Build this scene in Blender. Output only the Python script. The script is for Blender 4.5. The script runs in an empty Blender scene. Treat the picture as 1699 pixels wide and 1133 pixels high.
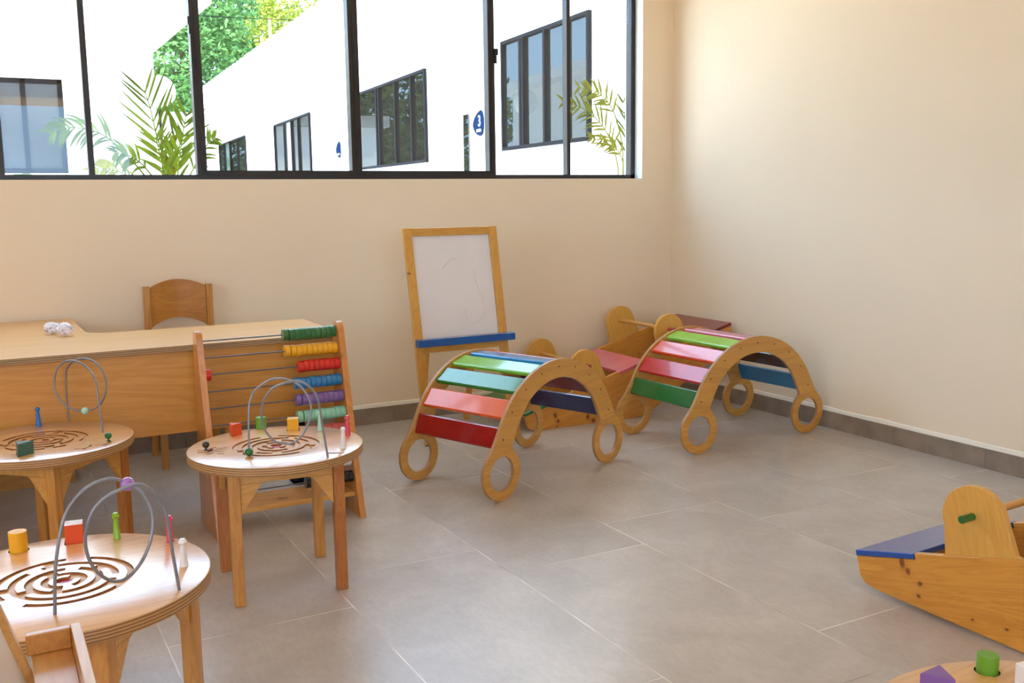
import bpy, bmesh, math, random
from mathutils import Vector, Matrix, noise
PI = math.pi
R = math.radians
scene = bpy.context.scene
C = scene.collection

# ------------------------------------------------------------------ camera
cam_data = bpy.data.cameras.new('camera')
cam_data.sensor_width = 36.0
cam_data.lens = 0.9616 * 36.0
cam_data.clip_start = 0.05
cam_data.clip_end = 300
cam = bpy.data.objects.new('camera', cam_data)
C.objects.link(cam)
P_, RO_, YA_ = 0.14394, 0.0131, 0.49602
cp, sp = math.cos(P_), math.sin(P_)
fw = Vector((math.sin(YA_) * cp, math.cos(YA_) * cp, -sp))
rt = Vector((math.cos(YA_), -math.sin(YA_), 0))
dn = fw.cross(rt)
c_, s_ = math.cos(RO_), math.sin(RO_)
rt2 = rt * c_ + dn * s_
dn2 = dn * c_ - rt * s_
m = Matrix.Identity(4)
for i in range(3):
    m[i][0] = rt2[i]; m[i][1] = -dn2[i]; m[i][2] = -fw[i]
m.translation = Vector((0, 0, 1.36))
cam.matrix_world = m
scene.camera = cam

# ------------------------------------------------------------------ sky, sun, exposure
EXPOSURE = -0.05
SKY = 8.0
SUN = 17.0
world = bpy.data.worlds.new('sky')
scene.world = world
world.use_nodes = True
wn = world.node_tree
wn.nodes['Background'].inputs[0].default_value = (0.46, 0.69, 1.0, 1)
wn.nodes['Background'].inputs[1].default_value = SKY
sun_data = bpy.data.lights.new('sun', 'SUN')
sun_data.energy = SUN
sun_data.angle = R(2.0)
sun_data.color = (1.0, 0.98, 0.95)
sun = bpy.data.objects.new('sun', sun_data)
C.objects.link(sun)
sun.rotation_euler = Vector((0.62, 0.42, -1.15)).to_track_quat('-Z', 'Y').to_euler()   # light travels towards +X +Y and down
def portal(name, loc, rot, sx, sy):
    d = bpy.data.lights.new(name, 'AREA')
    d.shape = 'RECTANGLE'; d.size = sx; d.size_y = sy
    d.cycles.is_portal = True
    o = bpy.data.objects.new(name, d); C.objects.link(o)
    o.location = loc; o.rotation_euler = rot
portal('window_portal', (1.27, 5.84, 2.1), (R(-90), 0, 0), 5.6, 1.3)
portal('left_fill_opening_portal', (-3.12, 0.7, 1.9), (0, R(-90), 0), 1.6, 3.6)  # samples sky through an unseen opening added for fill light
portal('rear_fill_opening_portal', (0.2, -2.62, 1.9), (R(90), 0, 0), 3.4, 1.6)  # same for the added opening behind the camera

vs = scene.view_settings
scene.display_settings.display_device = 'sRGB'
vs.view_transform = 'Standard'
vs.look = 'None'
vs.gamma = 1.0
vs.exposure = EXPOSURE
vs.use_curve_mapping = False
try:
    scene.cycles.max_bounces = 10
    scene.cycles.diffuse_bounces = 6
    scene.cycles.transparent_max_bounces = 16
except Exception:
    pass

# ------------------------------------------------------------------ materials
def lin(h):
    if isinstance(h, str):
        h = tuple(int(h[i:i + 2], 16) / 255 for i in (0, 2, 4))
    return tuple(c / 12.92 if c <= 0.04045 else ((c + 0.055) / 1.055) ** 2.4 for c in h) + (1.0,)
class NT:
    def __init__(s, name):
        s.m = bpy.data.materials.new(name); s.m.use_nodes = True
        s.t = s.m.node_tree; s.b = s.t.nodes['Principled BSDF']
        s.out = s.t.nodes['Material Output']
    def n(s, kind, **kw):
        nd = s.t.nodes.new('ShaderNode' + kind)
        for k, v in kw.items():
            setattr(nd, k, v)
        return nd
    def l(s, a, b): s.t.links.new(a, b)
    def math(s, op, a, b=None, c=None):
        nd = s.n('Math', operation=op)
        for i, v in enumerate((a, b, c)):
            if v is None: continue
            if isinstance(v, (int, float)): nd.inputs[i].default_value = v
            else: s.l(v, nd.inputs[i])
        return nd.outputs[0]
    def mix(s, fac, a, b, blend='MIX'):
        nd = s.n('MixRGB', blend_type=blend)
        for i, v in enumerate((fac, a, b)):
            if isinstance(v, (int, float)): nd.inputs[i].default_value = v
            elif isinstance(v, tuple): nd.inputs[i].default_value = v
            else: s.l(v, nd.inputs[i])
        return nd.outputs[0]
    def ramp(s, fac, stops):
        nd = s.n('ValToRGB')
        e = nd.color_ramp.elements
        e[0].position = stops[0][0]; e[0].color = stops[0][1]
        e[1].position = stops[1][0]; e[1].color = stops[1][1]
        for p, c in stops[2:]:
            x = e.new(p); x.color = c
        s.l(fac, nd.inputs[0])
        return nd.outputs[0]
    def coords(s, scale=(1, 1, 1), rot=(0, 0, 0), loc=(0, 0, 0)):
        tc = s.n('TexCoord'); mp = s.n('Mapping')
        mp.inputs['Scale'].default_value = scale
        mp.inputs['Rotation'].default_value = rot
        mp.inputs['Location'].default_value = loc
        s.l(tc.outputs['Object'], mp.inputs[0])
        return mp.outputs[0]
    def noise(s, vec, scale, detail=3, rough=0.55, dist=0.0):
        nd = s.n('TexNoise')
        nd.inputs['Scale'].default_value = scale
        nd.inputs['Detail'].default_value = detail
        nd.inputs['Roughness'].default_value = rough
        nd.inputs['Distortion'].default_value = dist
        s.l(vec, nd.inputs['Vector'])
        return nd.outputs[0]
    def bump(s, h, strength=0.1, dist=0.01):
        nd = s.n('Bump'); nd.inputs['Strength'].default_value = strength
        nd.inputs['Distance'].default_value = dist
        s.l(h, nd.inputs['Height']); s.l(nd.outputs[0], s.b.inputs['Normal'])
    def pset(s, rough=None, coat=None, spec=None, metal=None, color=None, coat_rough=None):
        i = s.b.inputs
        if rough is not None: i['Roughness'].default_value = rough
        if coat is not None: i['Coat Weight'].default_value = coat
        if coat_rough is not None: i['Coat Roughness'].default_value = coat_rough
        if spec is not None: i['Specular IOR Level'].default_value = spec
        if metal is not None: i['Metallic'].default_value = metal
        if color is not None: i['Base Color'].default_value = color

def plain(name, col, rough=0.5, coat=0.0, metal=0.0, spec=0.5, vary=0.08, scale=25):
    """a painted or plain surface with a faint mottling of its own colour"""
    t = NT(name); c = lin(col)
    n = t.noise(t.coords(), scale, 3)
    d = tuple(x * (1 - vary * 2) for x in c[:3]) + (1,)
    l_ = tuple(min(1, x * (1 + vary)) for x in c[:3]) + (1,)
    t.l(t.ramp(n, [(0.3, d), (0.7, l_)]), t.b.inputs['Base Color'])
    t.pset(rough=rough, coat=coat, metal=metal, spec=spec, coat_rough=0.05)
    return t.m

def wood(name, light, dark, axis=0, rough=0.38, coat=0.25, figure=3.0, knots=0.0, fibre=0.5, seed=0, bump=0.06, spots=()):
    t = NT(name)
    sc = [9.0, 9.0, 9.0]; sc[axis] = 0.9
    v = t.coords(tuple(sc), loc=(seed * 3.7, seed * 1.3, seed * 2.1))
    big = t.noise(v, figure * 0.5, 4, 0.6, 1.2)
    sc2 = [60.0, 60.0, 60.0]; sc2[axis] = 2.0
    v2 = t.coords(tuple(sc2), loc=(seed, seed, seed))
    fine = t.noise(v2, 3.0, 3, 0.6, 0.3)
    # growth rings: contour lines of the big figure
    ring = t.math('FRACT', t.math('MULTIPLY', big, 9.0))
    ring = t.math('SMOOTH_MIN', ring, t.math('SUBTRACT', 1.0, ring), 0.1)
    a, b = [(x[0] * 1.12, x[1] * 1.07, x[2] * 0.86, 1) for x in (lin(light), lin(dark))]
    mid = tuple((x * 0.6 + y * 0.4) for x, y in zip(a, b))
    base = t.ramp(big, [(0.3, mid), (0.65, a)])
    col = t.mix(t.math('MULTIPLY', t.math('SUBTRACT', 1.0, t.math('MULTIPLY', ring, 2.0)), 0.6), base, b)
    col = t.mix(t.math('MULTIPLY', fine, fibre), col, mid)
    if knots:
        sk = [2.6, 2.6, 2.6]; sk[axis] = 1.1
        vk = t.coords(tuple(sk), loc=(seed * 0.37 + 0.2, seed * 0.71, seed * 0.19))
        vo = t.n('TexVoronoi'); vo.inputs['Scale'].default_value = 2.2
        vo.inputs['Randomness'].default_value = 1.0
        t.l(vk, vo.inputs['Vector'])
        w = t.noise(t.coords((30, 30, 30)), 1.0, 3)
        dd = t.math('ADD', vo.outputs['Distance'], t.math('MULTIPLY', t.math('SUBTRACT', w, 0.5), 0.05))
        k = t.ramp(dd, [(0.0, (1, 1, 1, 1)), (knots, (0, 0, 0, 1)), (knots * 0.55, (0.8, 0.8, 0.8, 1))])
        kd = tuple(x * 0.28 for x in b[:3]) + (1,)
        col = t.mix(t.math('MULTIPLY', k, 0.85), col, kd)
    for (sx_, sy_, sz_), (rx_, ry_, rz_) in spots:      # single knots of the board, fixed to the board
        mp = t.n('Mapping'); mp.inputs['Scale'].default_value = (1 / rx_, 1 / ry_, 1 / rz_)
        mp.inputs['Location'].default_value = (-sx_ / rx_, -sy_ / ry_, -sz_ / rz_)
        t.l(t.coords(), mp.inputs[0])
        ln = t.n('VectorMath', operation='LENGTH'); t.l(mp.outputs[0], ln.inputs[0])
        wob = t.noise(t.coords((70, 70, 70)), 1.0, 3)
        dd = t.math('ADD', ln.outputs['Value'], t.math('MULTIPLY', t.math('SUBTRACT', wob, 0.5), 0.9))
        halo = t.ramp(t.math('MULTIPLY', dd, 0.4), [(0.30, (1, 1, 1, 1)), (0.95, (0, 0, 0, 1))])
        core = t.ramp(dd, [(0.55, (1, 1, 1, 1)), (1.0, (0, 0, 0, 1))])
        col = t.mix(t.math('MULTIPLY', halo, 0.35), col, b)
        col = t.mix(t.math('MULTIPLY', core, 0.85), col, (b[0] * 0.34, b[1] * 0.16, b[2] * 0.10, 1))
    t.l(col, t.b.inputs['Base Color'])
    t.pset(rough=rough, coat=coat, coat_rough=0.26)
    t.bump(fine, bump, 0.002)
    return t.m

def ply_edge(name, axis, pitch, light, dark):
    t = NT(name)
    sep = t.n('SeparateXYZ'); t.l(t.coords(), sep.inputs[0])
    z = sep.outputs[axis]
    w = t.noise(t.coords((14, 14, 14)), 1.2, 2)
    z2 = t.math('ADD', t.math('MULTIPLY', z, 1 / pitch), t.math('MULTIPLY', w, 0.35))
    f = t.math('FRACT', z2)
    col = t.ramp(f, [(0.0, lin(dark)), (0.5, lin(dark)), (0.58, lin(light)), (0.94, lin(light))])
    v = t.noise(t.coords((40, 40, 40)), 1.0, 3)
    col = t.mix(t.math('MULTIPLY', v, 0.5), col, lin(dark))
    t.l(col, t.b.inputs['Base Color']); t.pset(rough=0.5, coat=0.1)
    return t.m

M = {}
def wall_mat(name, col):
    t = NT(name)
    n = t.noise(t.coords((1, 1, 1)), 1.1, 3)
    n2 = t.noise(t.coords((1, 1, 1)), 45, 4)
    c = lin(col); d = tuple(x * 0.965 for x in c[:3]) + (1,)
    t.l(t.ramp(n, [(0.3, d), (0.7, c)]), t.b.inputs['Base Color'])
    t.pset(rough=0.75, spec=0.25); t.bump(n2, 0.08, 0.004)
    return t.m
M['wall'] = wall_mat('cream_wall_paint', 'F2DFC2')
M['reveal'] = wall_mat('white_reveal_plaster', 'EFEFEC')
M['ceiling'] = wall_mat('ceiling_paint', 'F3EEE4')
M['lip'] = wall_mat('pale_plaster_lip', 'F6EEDC')
M['white_render'] = wall_mat('white_exterior_render', 'F7F6F3')
def floor_mat():
    t = NT('grey_porcelain_floor_tile')
    sep = t.n('SeparateXYZ'); t.l(t.coords(), sep.inputs[0])
    X, Y = sep.outputs[0], sep.outputs[1]
    xr = t.math('DIVIDE', t.math('SUBTRACT', X, 1.027 - 6.035), 0.6035)
    row = t.math('FLOOR', xr)
    fx = t.math('FRACT', xr)
    par = t.math('MODULO', row, 2.0)
    off = t.math('ADD', 3.33 - 12.0, t.math('MULTIPLY', par, -0.28))
    yr = t.math('DIVIDE', t.math('SUBTRACT', Y, off), 1.2)
    fy = t.math('FRACT', yr); col_i = t.math('FLOOR', yr)
    ex = t.math('MULTIPLY', t.math('MINIMUM', fx, t.math('SUBTRACT', 1.0, fx)), 0.6035)
    ey = t.math('MULTIPLY', t.math('MINIMUM', fy, t.math('SUBTRACT', 1.0, fy)), 1.2)
    e = t.math('MINIMUM', ex, ey)
    grout = t.math('LESS_THAN', e, 0.0021)
    cb = t.n('CombineXYZ'); t.l(row, cb.inputs[0]); t.l(col_i, cb.inputs[1])
    wn_ = t.n('TexWhiteNoise'); t.l(cb.outputs[0], wn_.inputs[0])
    # cloudy, slightly streaked cement look; the pattern jumps at each tile
    va = t.n('VectorMath', operation='MULTIPLY_ADD')
    t.l(cb.outputs[0], va.inputs[0]); va.inputs[1].default_value = (3.1, 5.7, 0); t.l(t.coords(), va.inputs[2])
    n1 = t.noise(va.outputs[0], 3.2, 6, 0.62, 0.4)
    mp = t.n('Mapping'); mp.inputs['Scale'].default_value = (26, 9, 9); t.l(va.outputs[0], mp.inputs[0])
    n2 = t.noise(mp.outputs[0], 2.2, 6, 0.75, 0.2)
    col = t.ramp(n1, [(0.3, lin('B8AEA4')), (0.72, lin('D6CDC5'))])
    col = t.mix(t.math('MULTIPLY', n2, 0.62), col, lin('8C8072'))
    tone = t.math('MULTIPLY_ADD', wn_.outputs[0], 0.10, 0.95)
    cv = t.n('CombineXYZ')
    for i in range(3): t.l(tone, cv.inputs[i])
    col = t.mix(1.0, col, cv.outputs[0], 'MULTIPLY')
    gn = t.noise(t.coords(), 3.0, 2)
    gcol = t.ramp(gn, [(0.35, lin('9A8E7E')), (0.6, lin('EFE8DA'))])
    col = t.mix(grout, col, gcol)
    # small dark specks of dirt
    sp_ = t.n('TexVoronoi'); sp_.inputs['Scale'].default_value = 9; t.l(t.coords(), sp_.inputs['Vector'])
    speck = t.math('LESS_THAN', sp_.outputs['Distance'], 0.022)
    col = t.mix(t.math('MULTIPLY', speck, 0.6), col, lin('3A322A'))
    t.l(col, t.b.inputs['Base Color'])
    rr = t.math('MULTIPLY_ADD', n2, 0.14, 0.30)
    t.l(rr, t.b.inputs['Roughness'])
    t.pset(spec=0.5, coat=0.35, coat_rough=0.24)
    t.bump(n2, 0.05, 0.002)
    return t.m
M['floor'] = floor_mat()
M['skirting'] = plain('grey_tile_skirting', '92816F', 0.45, vary=0.12, scale=9)
M['frame'] = plain('dark_bronze_window_metal', '2F2A26', 0.4, metal=0.3)
M['ext_frame'] = plain('slate_window_metal', '080C12', 0.8, spec=0.1)
M['latch'] = plain('black_latch_plastic', '15130F', 0.4)

def glass_mat(name, refl_min, tint=(1, 1, 1, 1)):
    t = NT(name)
    tr = t.n('BsdfTransparent'); tr.inputs[0].default_value = tint
    gl = t.n('BsdfGlossy'); gl.inputs['Roughness'].default_value = 0.0
    geo = t.n('NewGeometry'); dp = t.n('VectorMath', operation='DOT_PRODUCT')
    t.l(geo.outputs['Normal'], dp.inputs[0]); t.l(geo.outputs['Incoming'], dp.inputs[1])
    f = t.math('POWER', t.math('SUBTRACT', 1.0, t.math('ABSOLUTE', dp.outputs['Value'])), 5.0)
    f = t.math('MULTIPLY_ADD', f, 0.96, refl_min)
    mx = t.n('MixShader'); t.l(f, mx.inputs[0]); t.l(tr.outputs[0], mx.inputs[1]); t.l(gl.outputs[0], mx.inputs[2])
    t.l(mx.outputs[0], t.out.inputs[0])
    return t.m
M['glass'] = glass_mat('window_glass', 0.035, (0.98, 0.99, 0.985, 1))
def mirror_glass():
    t = NT('reflecting_exterior_glass')
    df = t.n('BsdfDiffuse'); df.inputs[0].default_value = lin('2C2D2A')
    gl = t.n('BsdfGlossy'); gl.inputs['Roughness'].default_value = 0.01
    gl.inputs[0].default_value = (0.11, 0.12, 0.12, 1)
    mx = t.n('MixShader'); mx.inputs[0].default_value = 0.7
    t.l(df.outputs[0], mx.inputs[1]); t.l(gl.outputs[0], mx.inputs[2]); t.l(mx.outputs[0], t.out.inputs[0])
    return t.m
M['ext_glass'] = mirror_glass()
M['grey_glass'] = plain('grey_pane_glass', '2C2C2A', 0.15, vary=0.12, scale=2)  # opaque, slightly mottled dark grey pane

M['ply_top'] = wood('pale_varnished_plywood', 'DDAE78', 'BC8650', 0, 0.34, 1.0, 1.4, fibre=0.35, seed=1, bump=0.02)
M['ply_top'].node_tree.nodes['Principled BSDF'].inputs['Coat Roughness'].default_value = 0.19
M['ply_desk'] = wood('honey_plywood_desktop', 'D9B080', 'C39560', 0, 0.33, 0.25, 1.6, fibre=0.45, seed=2)
M['ply_panel'] = wood('amber_plywood_panel', 'D09A4E', 'B0762A', 0, 0.36, 0.3, 1.2, fibre=0.5, seed=3)
M['ply_arch'] = wood('birch_plywood_arch_face', 'D2A056', 'B07A32', 0, 0.33, 0.3, 1.6, fibre=0.4, seed=4)
M['ply_arch_edge'] = ply_edge('arch_plywood_edge', 1, 0.0052, 'D9AE78', '9A6A34')
M['ply_top_edge'] = ply_edge('tabletop_plywood_edge', 2, 0.0075, 'D5A871', '8E6232')
M['desk_edge'] = ply_edge('desktop_plywood_edge', 2, 0.008, 'C7A06A', '7E6140')
M['router'] = plain('burnt_router_cut', '9C6430', 0.55, vary=0.25, scale=60)
M['maze_floor'] = wood('raw_plywood_groove_floor', 'D8B083', 'B98A58', 0, 0.45, 0.1, 1.5, seed=6)
M['red_dot'] = plain('red_target_dot', 'B01424', 0.35)
M['pine_z'] = wood('lacquered_pine_upright', 'CF9A52', 'A9692A', 2, 0.34, 0.35, 2.4, knots=0.05, seed=5)
M['pine_x'] = wood('lacquered_pine_lengthwise', 'D6A45E', 'B37732', 0, 0.34, 0.35, 2.4, knots=0.05, seed=7)
M['pine_leg'] = wood('lacquered_pine_leg', 'CC9650', 'A0642A', 2, 0.36, 0.35, 2.6, knots=0.04, seed=8)
M['pine_dark'] = wood('reddish_pine_leg', 'B87638', '8A4A1C', 2, 0.36, 0.35, 2.6, seed=9)
M['pine_boat'] = wood('knotty_pine_board', 'DCA248', 'B87420', 0, 0.32, 0.4, 2.6, seed=21,
    spots=[((0.183, 0.0, -0.034), (0.012, 0.04, 0.022)), ((0.200, 0.0, -0.062), (0.012, 0.04, 0.014)), ((0.239, 0.0, -0.100), (0.011, 0.04, 0.009)), ((0.226, 0.0, -0.140), (0.010, 0.04, 0.009)),
           ((0.520, 0.0, -0.214), (0.008, 0.04, 0.006)), ((0.41, 0.0, -0.196), (0.007, 0.04, 0.005))])
M['pine_boat_red'] = wood('orange_knotty_pine_board', 'DCA04C', 'B06A24', 0, 0.32, 0.4, 2.9, seed=33,
    spots=[((0.192, 0.0, -0.090), (0.012, 0.04, 0.022)), ((0.200, 0.0, -0.132), (0.014, 0.04, 0.013)), ((0.400, 0.0, -0.185), (0.014, 0.04, 0.020)), ((0.430, 0.0, -0.222), (0.018, 0.04, 0.016)),
           ((0.185, 0.0, -0.158), (0.007, 0.04, 0.005))])
M['pine_lobe'] = wood('pale_pine_handle_board', 'DEAE5C', 'C28C3C', 2, 0.32, 0.4, 2.4, seed=22)
M['pine_abacus'] = wood('orange_lacquered_pine', 'D2904A', 'A8622A', 2, 0.28, 0.5, 2.0, seed=11, spots=[((0.606, 0.185, 0.684), (0.02, 0.010, 0.016))])
M['easel_wood'] = wood('yellow_pine_easel', 'D8A552', 'B8823A', 2, 0.36, 0.3, 2.4, seed=12, spots=[((-0.022, 0.105, 0.958), (0.013, 0.04, 0.008)), ((0.030, 0.09, 0.662), (0.006, 0.04, 0.006))])
M['easel_x'] = wood('yellow_pine_easel_rail', 'D8A552', 'B8823A', 0, 0.36, 0.3, 2.4, seed=13)
M['easel_y'] = wood('pale_pine_tray', 'DDB076', 'C08C4E', 0, 0.36, 0.3, 2.0, seed=14)
M['dowel'] = wood('beech_dowel', 'D8A868', 'BE8848', 1, 0.35, 0.2, 2.0, seed=15)
M['chair_ply'] = wood('honey_plywood_chair_back', 'BF8440', '9C6022', 0, 0.36, 0.3, 1.3, fibre=0.5, seed=16)
M['steel'] = plain('grey_enamelled_wire', '8A8A8E', 0.35, metal=0.25, coat=0.2)
M['rod'] = plain('steel_abacus_rod', '6E7076', 0.3, metal=0.6)
M['white_board'] = plain('dry_wipe_board', 'E9E2DE', 0.35, vary=0.015, scale=3)
M['paper'] = plain('white_paper', 'F2F0F4', 0.7, vary=0.05)
M['rubber'] = plain('black_rubber', '1A1816', 0.6)
def printed():
    t = NT('crumpled_printed_paper')
    n = t.noise(t.coords((1, 1, 1)), 38, 2, 0.5, 0.4)
    t.l(t.ramp(n, [(0.36, lin('B9B2C4')), (0.46, lin('F1EEF6'))]), t.b.inputs['Base Color'])
    t.pset(rough=0.7); return t.m
M['crumple'] = printed()
def gloss(name, col, rough=0.18, coat=0.45): 
    return plain(name, col, rough, coat, vary=0.04, scale=12)
PAINT = dict(dark_red='9A0E14', orange='E8601E', dark_green='2C7A2A', lime='7CB82C', sky_blue='2A86C4', indigo='2A2A5C',
             maroon='7C1C30', red='C4141C', orange_red='E04A20', leaf_green='8CC63C', pink='DC6A78', navy='1E4E9C',
             aubergine='3A1E30', teal='1A7AAE', wine='7E2226', green_seat='2A7A34', blue_seat='1450A8', blue_tray='155AA6',
             yellow='F0AE14', purple='7E5AA0', mint='A9DCC4', peg_blue='1E74D0', peg_green='8AB81C', hot_pink='E8425E',
             white='F2F0EC', black='141416', lilac='A878C8', forest='1E6A28', coral='D24A3C', block_green='6AA52C', slate_green='3C6A5E',
             bead_green='2C6A34', bead_yellow='EFA818', bead_red='D42418', bead_blue='2A78A8', bead_purple='7A5A94', bead_mint='8CC8A8',
             bead_coral='C4524A', bead_orange='E47A24', bead_white='E8E4DC', grip_red='B8444E', grip_green='1C6A2C', orange_block='E2501E')
for k, v in PAINT.items():
    M[k] = gloss(k + '_paint', v)
for k in ('bead_green', 'bead_yellow', 'bead_red', 'bead_blue', 'bead_purple', 'bead_mint', 'bead_coral', 'bead_orange', 'bead_white', 'black'):
    M[k].node_tree.nodes['Principled BSDF'].inputs['Roughness'].default_value = 0.28
for k in ('purple', 'block_green', 'yellow', 'coral', 'slate_green', 'white', 'orange_block'):
    M[k].node_tree.nodes['Principled BSDF'].inputs['Roughness'].default_value = 0.42
    M[k].node_tree.nodes['Principled BSDF'].inputs['Coat Weight'].default_value = 0.1

# ------------------------------------------------------------------ object helpers
def link(o): C.objects.link(o); return o
def finish(me, smooth):
    if smooth:
        for p in me.polygons: p.use_smooth = True
        try: me.set_sharp_from_angle(angle=R(smooth))
        except Exception: pass
def obj(name, bm, mats, parent=None, smooth=35, bevel=0.0, normals=True):
    me = bpy.data.meshes.new(name)
    if normals: bmesh.ops.recalc_face_normals(bm, faces=bm.faces)
    bm.to_mesh(me); bm.free()
    if not isinstance(mats, (list, tuple)): mats = [mats]
    for x in mats: me.materials.append(M[x] if isinstance(x, str) else x)
    finish(me, smooth)
    o = bpy.data.objects.new(name, me); link(o)
    if parent: o.parent = parent
    if bevel:
        b = o.modifiers.new('bevel', 'BEVEL'); b.width = bevel; b.segments = 2; b.limit_method = 'ANGLE'; b.angle_limit = R(40)
        b.harden_normals = False
    return o
def tag(o, label=None, cat=None, group=None, kind=None):
    if label: o['label'] = label
    if cat: o['category'] = cat
    if group: o['group'] = group
    if kind: o['kind'] = kind
    return o
def thing(name, label, cat, loc=(0, 0, 0), rz=0.0, group=None):
    o = bpy.data.objects.new(name, None); o.empty_display_size = 0.1
    link(o); o.location = loc; o.rotation_euler = (0, 0, rz)
    return tag(o, label, cat, group)
def struct(name, bm, mats, parent=None, smooth=0, label=None, cat=None):
    o = obj(name, bm, mats, parent, smooth)
    if not parent:
        o['kind'] = 'structure'
        if label: tag(o, label, cat)
    return o
def box(bm, x0, x1, y0, y1, z0, z1, mat=0, mtx=None):
    vs_ = [bm.verts.new((x, y, z)) for z in (z0, z1) for y in (y0, y1) for x in (x0, x1)]
    if mtx:
        for v in vs_: v.co = mtx @ v.co
    for q in ((0, 2, 3, 1), (4, 5, 7, 6), (0, 1, 5, 4), (2, 6, 7, 3), (0, 4, 6, 2), (1, 3, 7, 5)):
        f = bm.faces.new([vs_[i] for i in q]); f.material_index = mat
    return vs_
def boxbm(*a, **k):
    bm = bmesh.new(); box(bm, *a, **k); return bm
def beam(bm, a, b, w, d, up=(0, 0, 1), mat=0):
    """a square-section bar from a to b, w wide, d deep"""
    a, b = Vector(a), Vector(b); z = (b - a).normalized()
    u = Vector(up)
    if abs(u.dot(z)) > 0.95: u = Vector((0, 1, 0))
    x = u.cross(z).normalized(); y = z.cross(x)
    vs_ = []
    for p in (a, b):
        for sx, sy in ((-1, -1), (1, -1), (1, 1), (-1, 1)):
            vs_.append(bm.verts.new(p + x * sx * w / 2 + y * sy * d / 2))
    for q in ((0, 3, 2, 1), (4, 5, 6, 7), (0, 1, 5, 4), (1, 2, 6, 5), (2, 3, 7, 6), (3, 0, 4, 7)):
        bm.faces.new([vs_[i] for i in q]).material_index = mat
def tube(bm, pts, r, n=10, mat=0, cap=True):
    pts = [Vector(p) for p in pts]; rings = []
    t = (pts[1] - pts[0]).normalized()
    u = t.orthogonal().normalized()
    for i, p in enumerate(pts):
        if i == 0: t2 = (pts[1] - pts[0])
        elif i == len(pts) - 1: t2 = (pts[-1] - pts[-2])
        else: t2 = (pts[i + 1] - pts[i - 1])
        t2.normalize()
        u = (u - t2 * u.dot(t2)).normalized(); v = t2.cross(u)
        rr = r[i] if isinstance(r, (list, tuple)) else r
        rings.append([bm.verts.new(p + (u * math.cos(2 * PI * k / n) + v * math.sin(2 * PI * k / n)) * rr) for k in range(n)])
    for a, b in zip(rings, rings[1:]):
        for k in range(n):
            bm.faces.new((a[k], a[(k + 1) % n], b[(k + 1) % n], b[k])).material_index = mat
    if cap:
        bm.faces.new(rings[0][::-1]).material_index = mat; bm.faces.new(rings[-1]).material_index = mat
def lathe(bm, prof, n=24, mtx=None, mat=0):
    """prof: (r, z) list turned about Z"""
    rings = []
    for r, z in prof:
        if r < 1e-6: rings.append([bm.verts.new((0, 0, z))])
        else: rings.append([bm.verts.new((r * math.cos(2 * PI * k / n), r * math.sin(2 * PI * k / n), z)) for k in range(n)])
    for a, b in zip(rings, rings[1:]):
        for k in range(n):
            q = [a[k % len(a)], a[(k + 1) % len(a)], b[(k + 1) % len(b)], b[k % len(b)]]
            q2 = []
            for v in q:
                if v not in q2: q2.append(v)
            if len(q2) > 2: bm.faces.new(q2).material_index = mat
    if mtx:
        for ring in rings:
            for v in ring: v.co = mtx @ v.co
def sphere(bm, c, r, mat=0, n=16, m=10, squash=1.0):
    prof = [(max(0.0, r * math.sin(PI * i / m)) if 0 < i < m else 0.0, -r * squash * math.cos(PI * i / m)) for i in range(m + 1)]
    lathe(bm, prof, n, Matrix.Translation(c), mat)
def plate(bm, loops, t0, t1, to3, face_mat=0, side_mat=0, hole_mat=None, back=True):
    """a flat board: loops[0] outline, the rest holes; to3(u, v, w) maps to 3-D; w runs t0..t1"""
    for w, on in ((t0, back), (t1, True)):
        if not on: continue
        edges = []
        for lp in loops:
            vs_ = [bm.verts.new(to3(u, v, w)) for u, v in lp]
            for i in range(len(vs_)): edges.append(bm.edges.new((vs_[i], vs_[(i + 1) % len(vs_)])))
        r = bmesh.ops.triangle_fill(bm, use_beauty=True, use_dissolve=False, edges=edges)
        for g in r['geom']:
            if isinstance(g, bmesh.types.BMFace): g.material_index = face_mat
    for li, lp in enumerate(loops):
        a = [bm.verts.new(to3(u, v, t0)) for u, v in lp]; b = [bm.verts.new(to3(u, v, t1)) for u, v in lp]
        for i in range(len(lp)):
            j = (i + 1) % len(lp)
            bm.faces.new((a[i], a[j], b[j], b[i])).material_index = (side_mat if (li == 0 or hole_mat is None) else hole_mat)
    bmesh.ops.remove_doubles(bm, verts=bm.verts, dist=1e-5)
def circle(cx, cy, r, n=48, a0=0.0):
    return [(cx + r * math.cos(a0 + 2 * PI * k / n), cy + r * math.sin(a0 + 2 * PI * k / n)) for k in range(n)]
def capsule(x0, y0, x1, y1, r, n=6):
    a = math.atan2(y1 - y0, x1 - x0)
    return [(x1 + r * math.cos(a - PI / 2 + PI * k / n), y1 + r * math.sin(a - PI / 2 + PI * k / n)) for k in range(n + 1)] + \
           [(x0 + r * math.cos(a + PI / 2 + PI * k / n), y0 + r * math.sin(a + PI / 2 + PI * k / n)) for k in range(n + 1)]
def smooth_path(pts, k=3):
    """Catmull-Rom through 3-D points"""
    P = [Vector(p) for p in pts]; P = [P[0] * 2 - P[1]] + P + [P[-1] * 2 - P[-2]]
    out = []
    for i in range(1, len(P) - 2):
        for j in range(k):
            t = j / k
            out.append(0.5 * ((2 * P[i]) + (P[i + 1] - P[i - 1]) * t + (2 * P[i - 1] - 5 * P[i] + 4 * P[i + 1] - P[i + 2]) * t * t + (3 * P[i] - P[i - 1] - 3 * P[i + 1] + P[i + 2]) * t ** 3))
    out.append(P[-2]); return out

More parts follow.
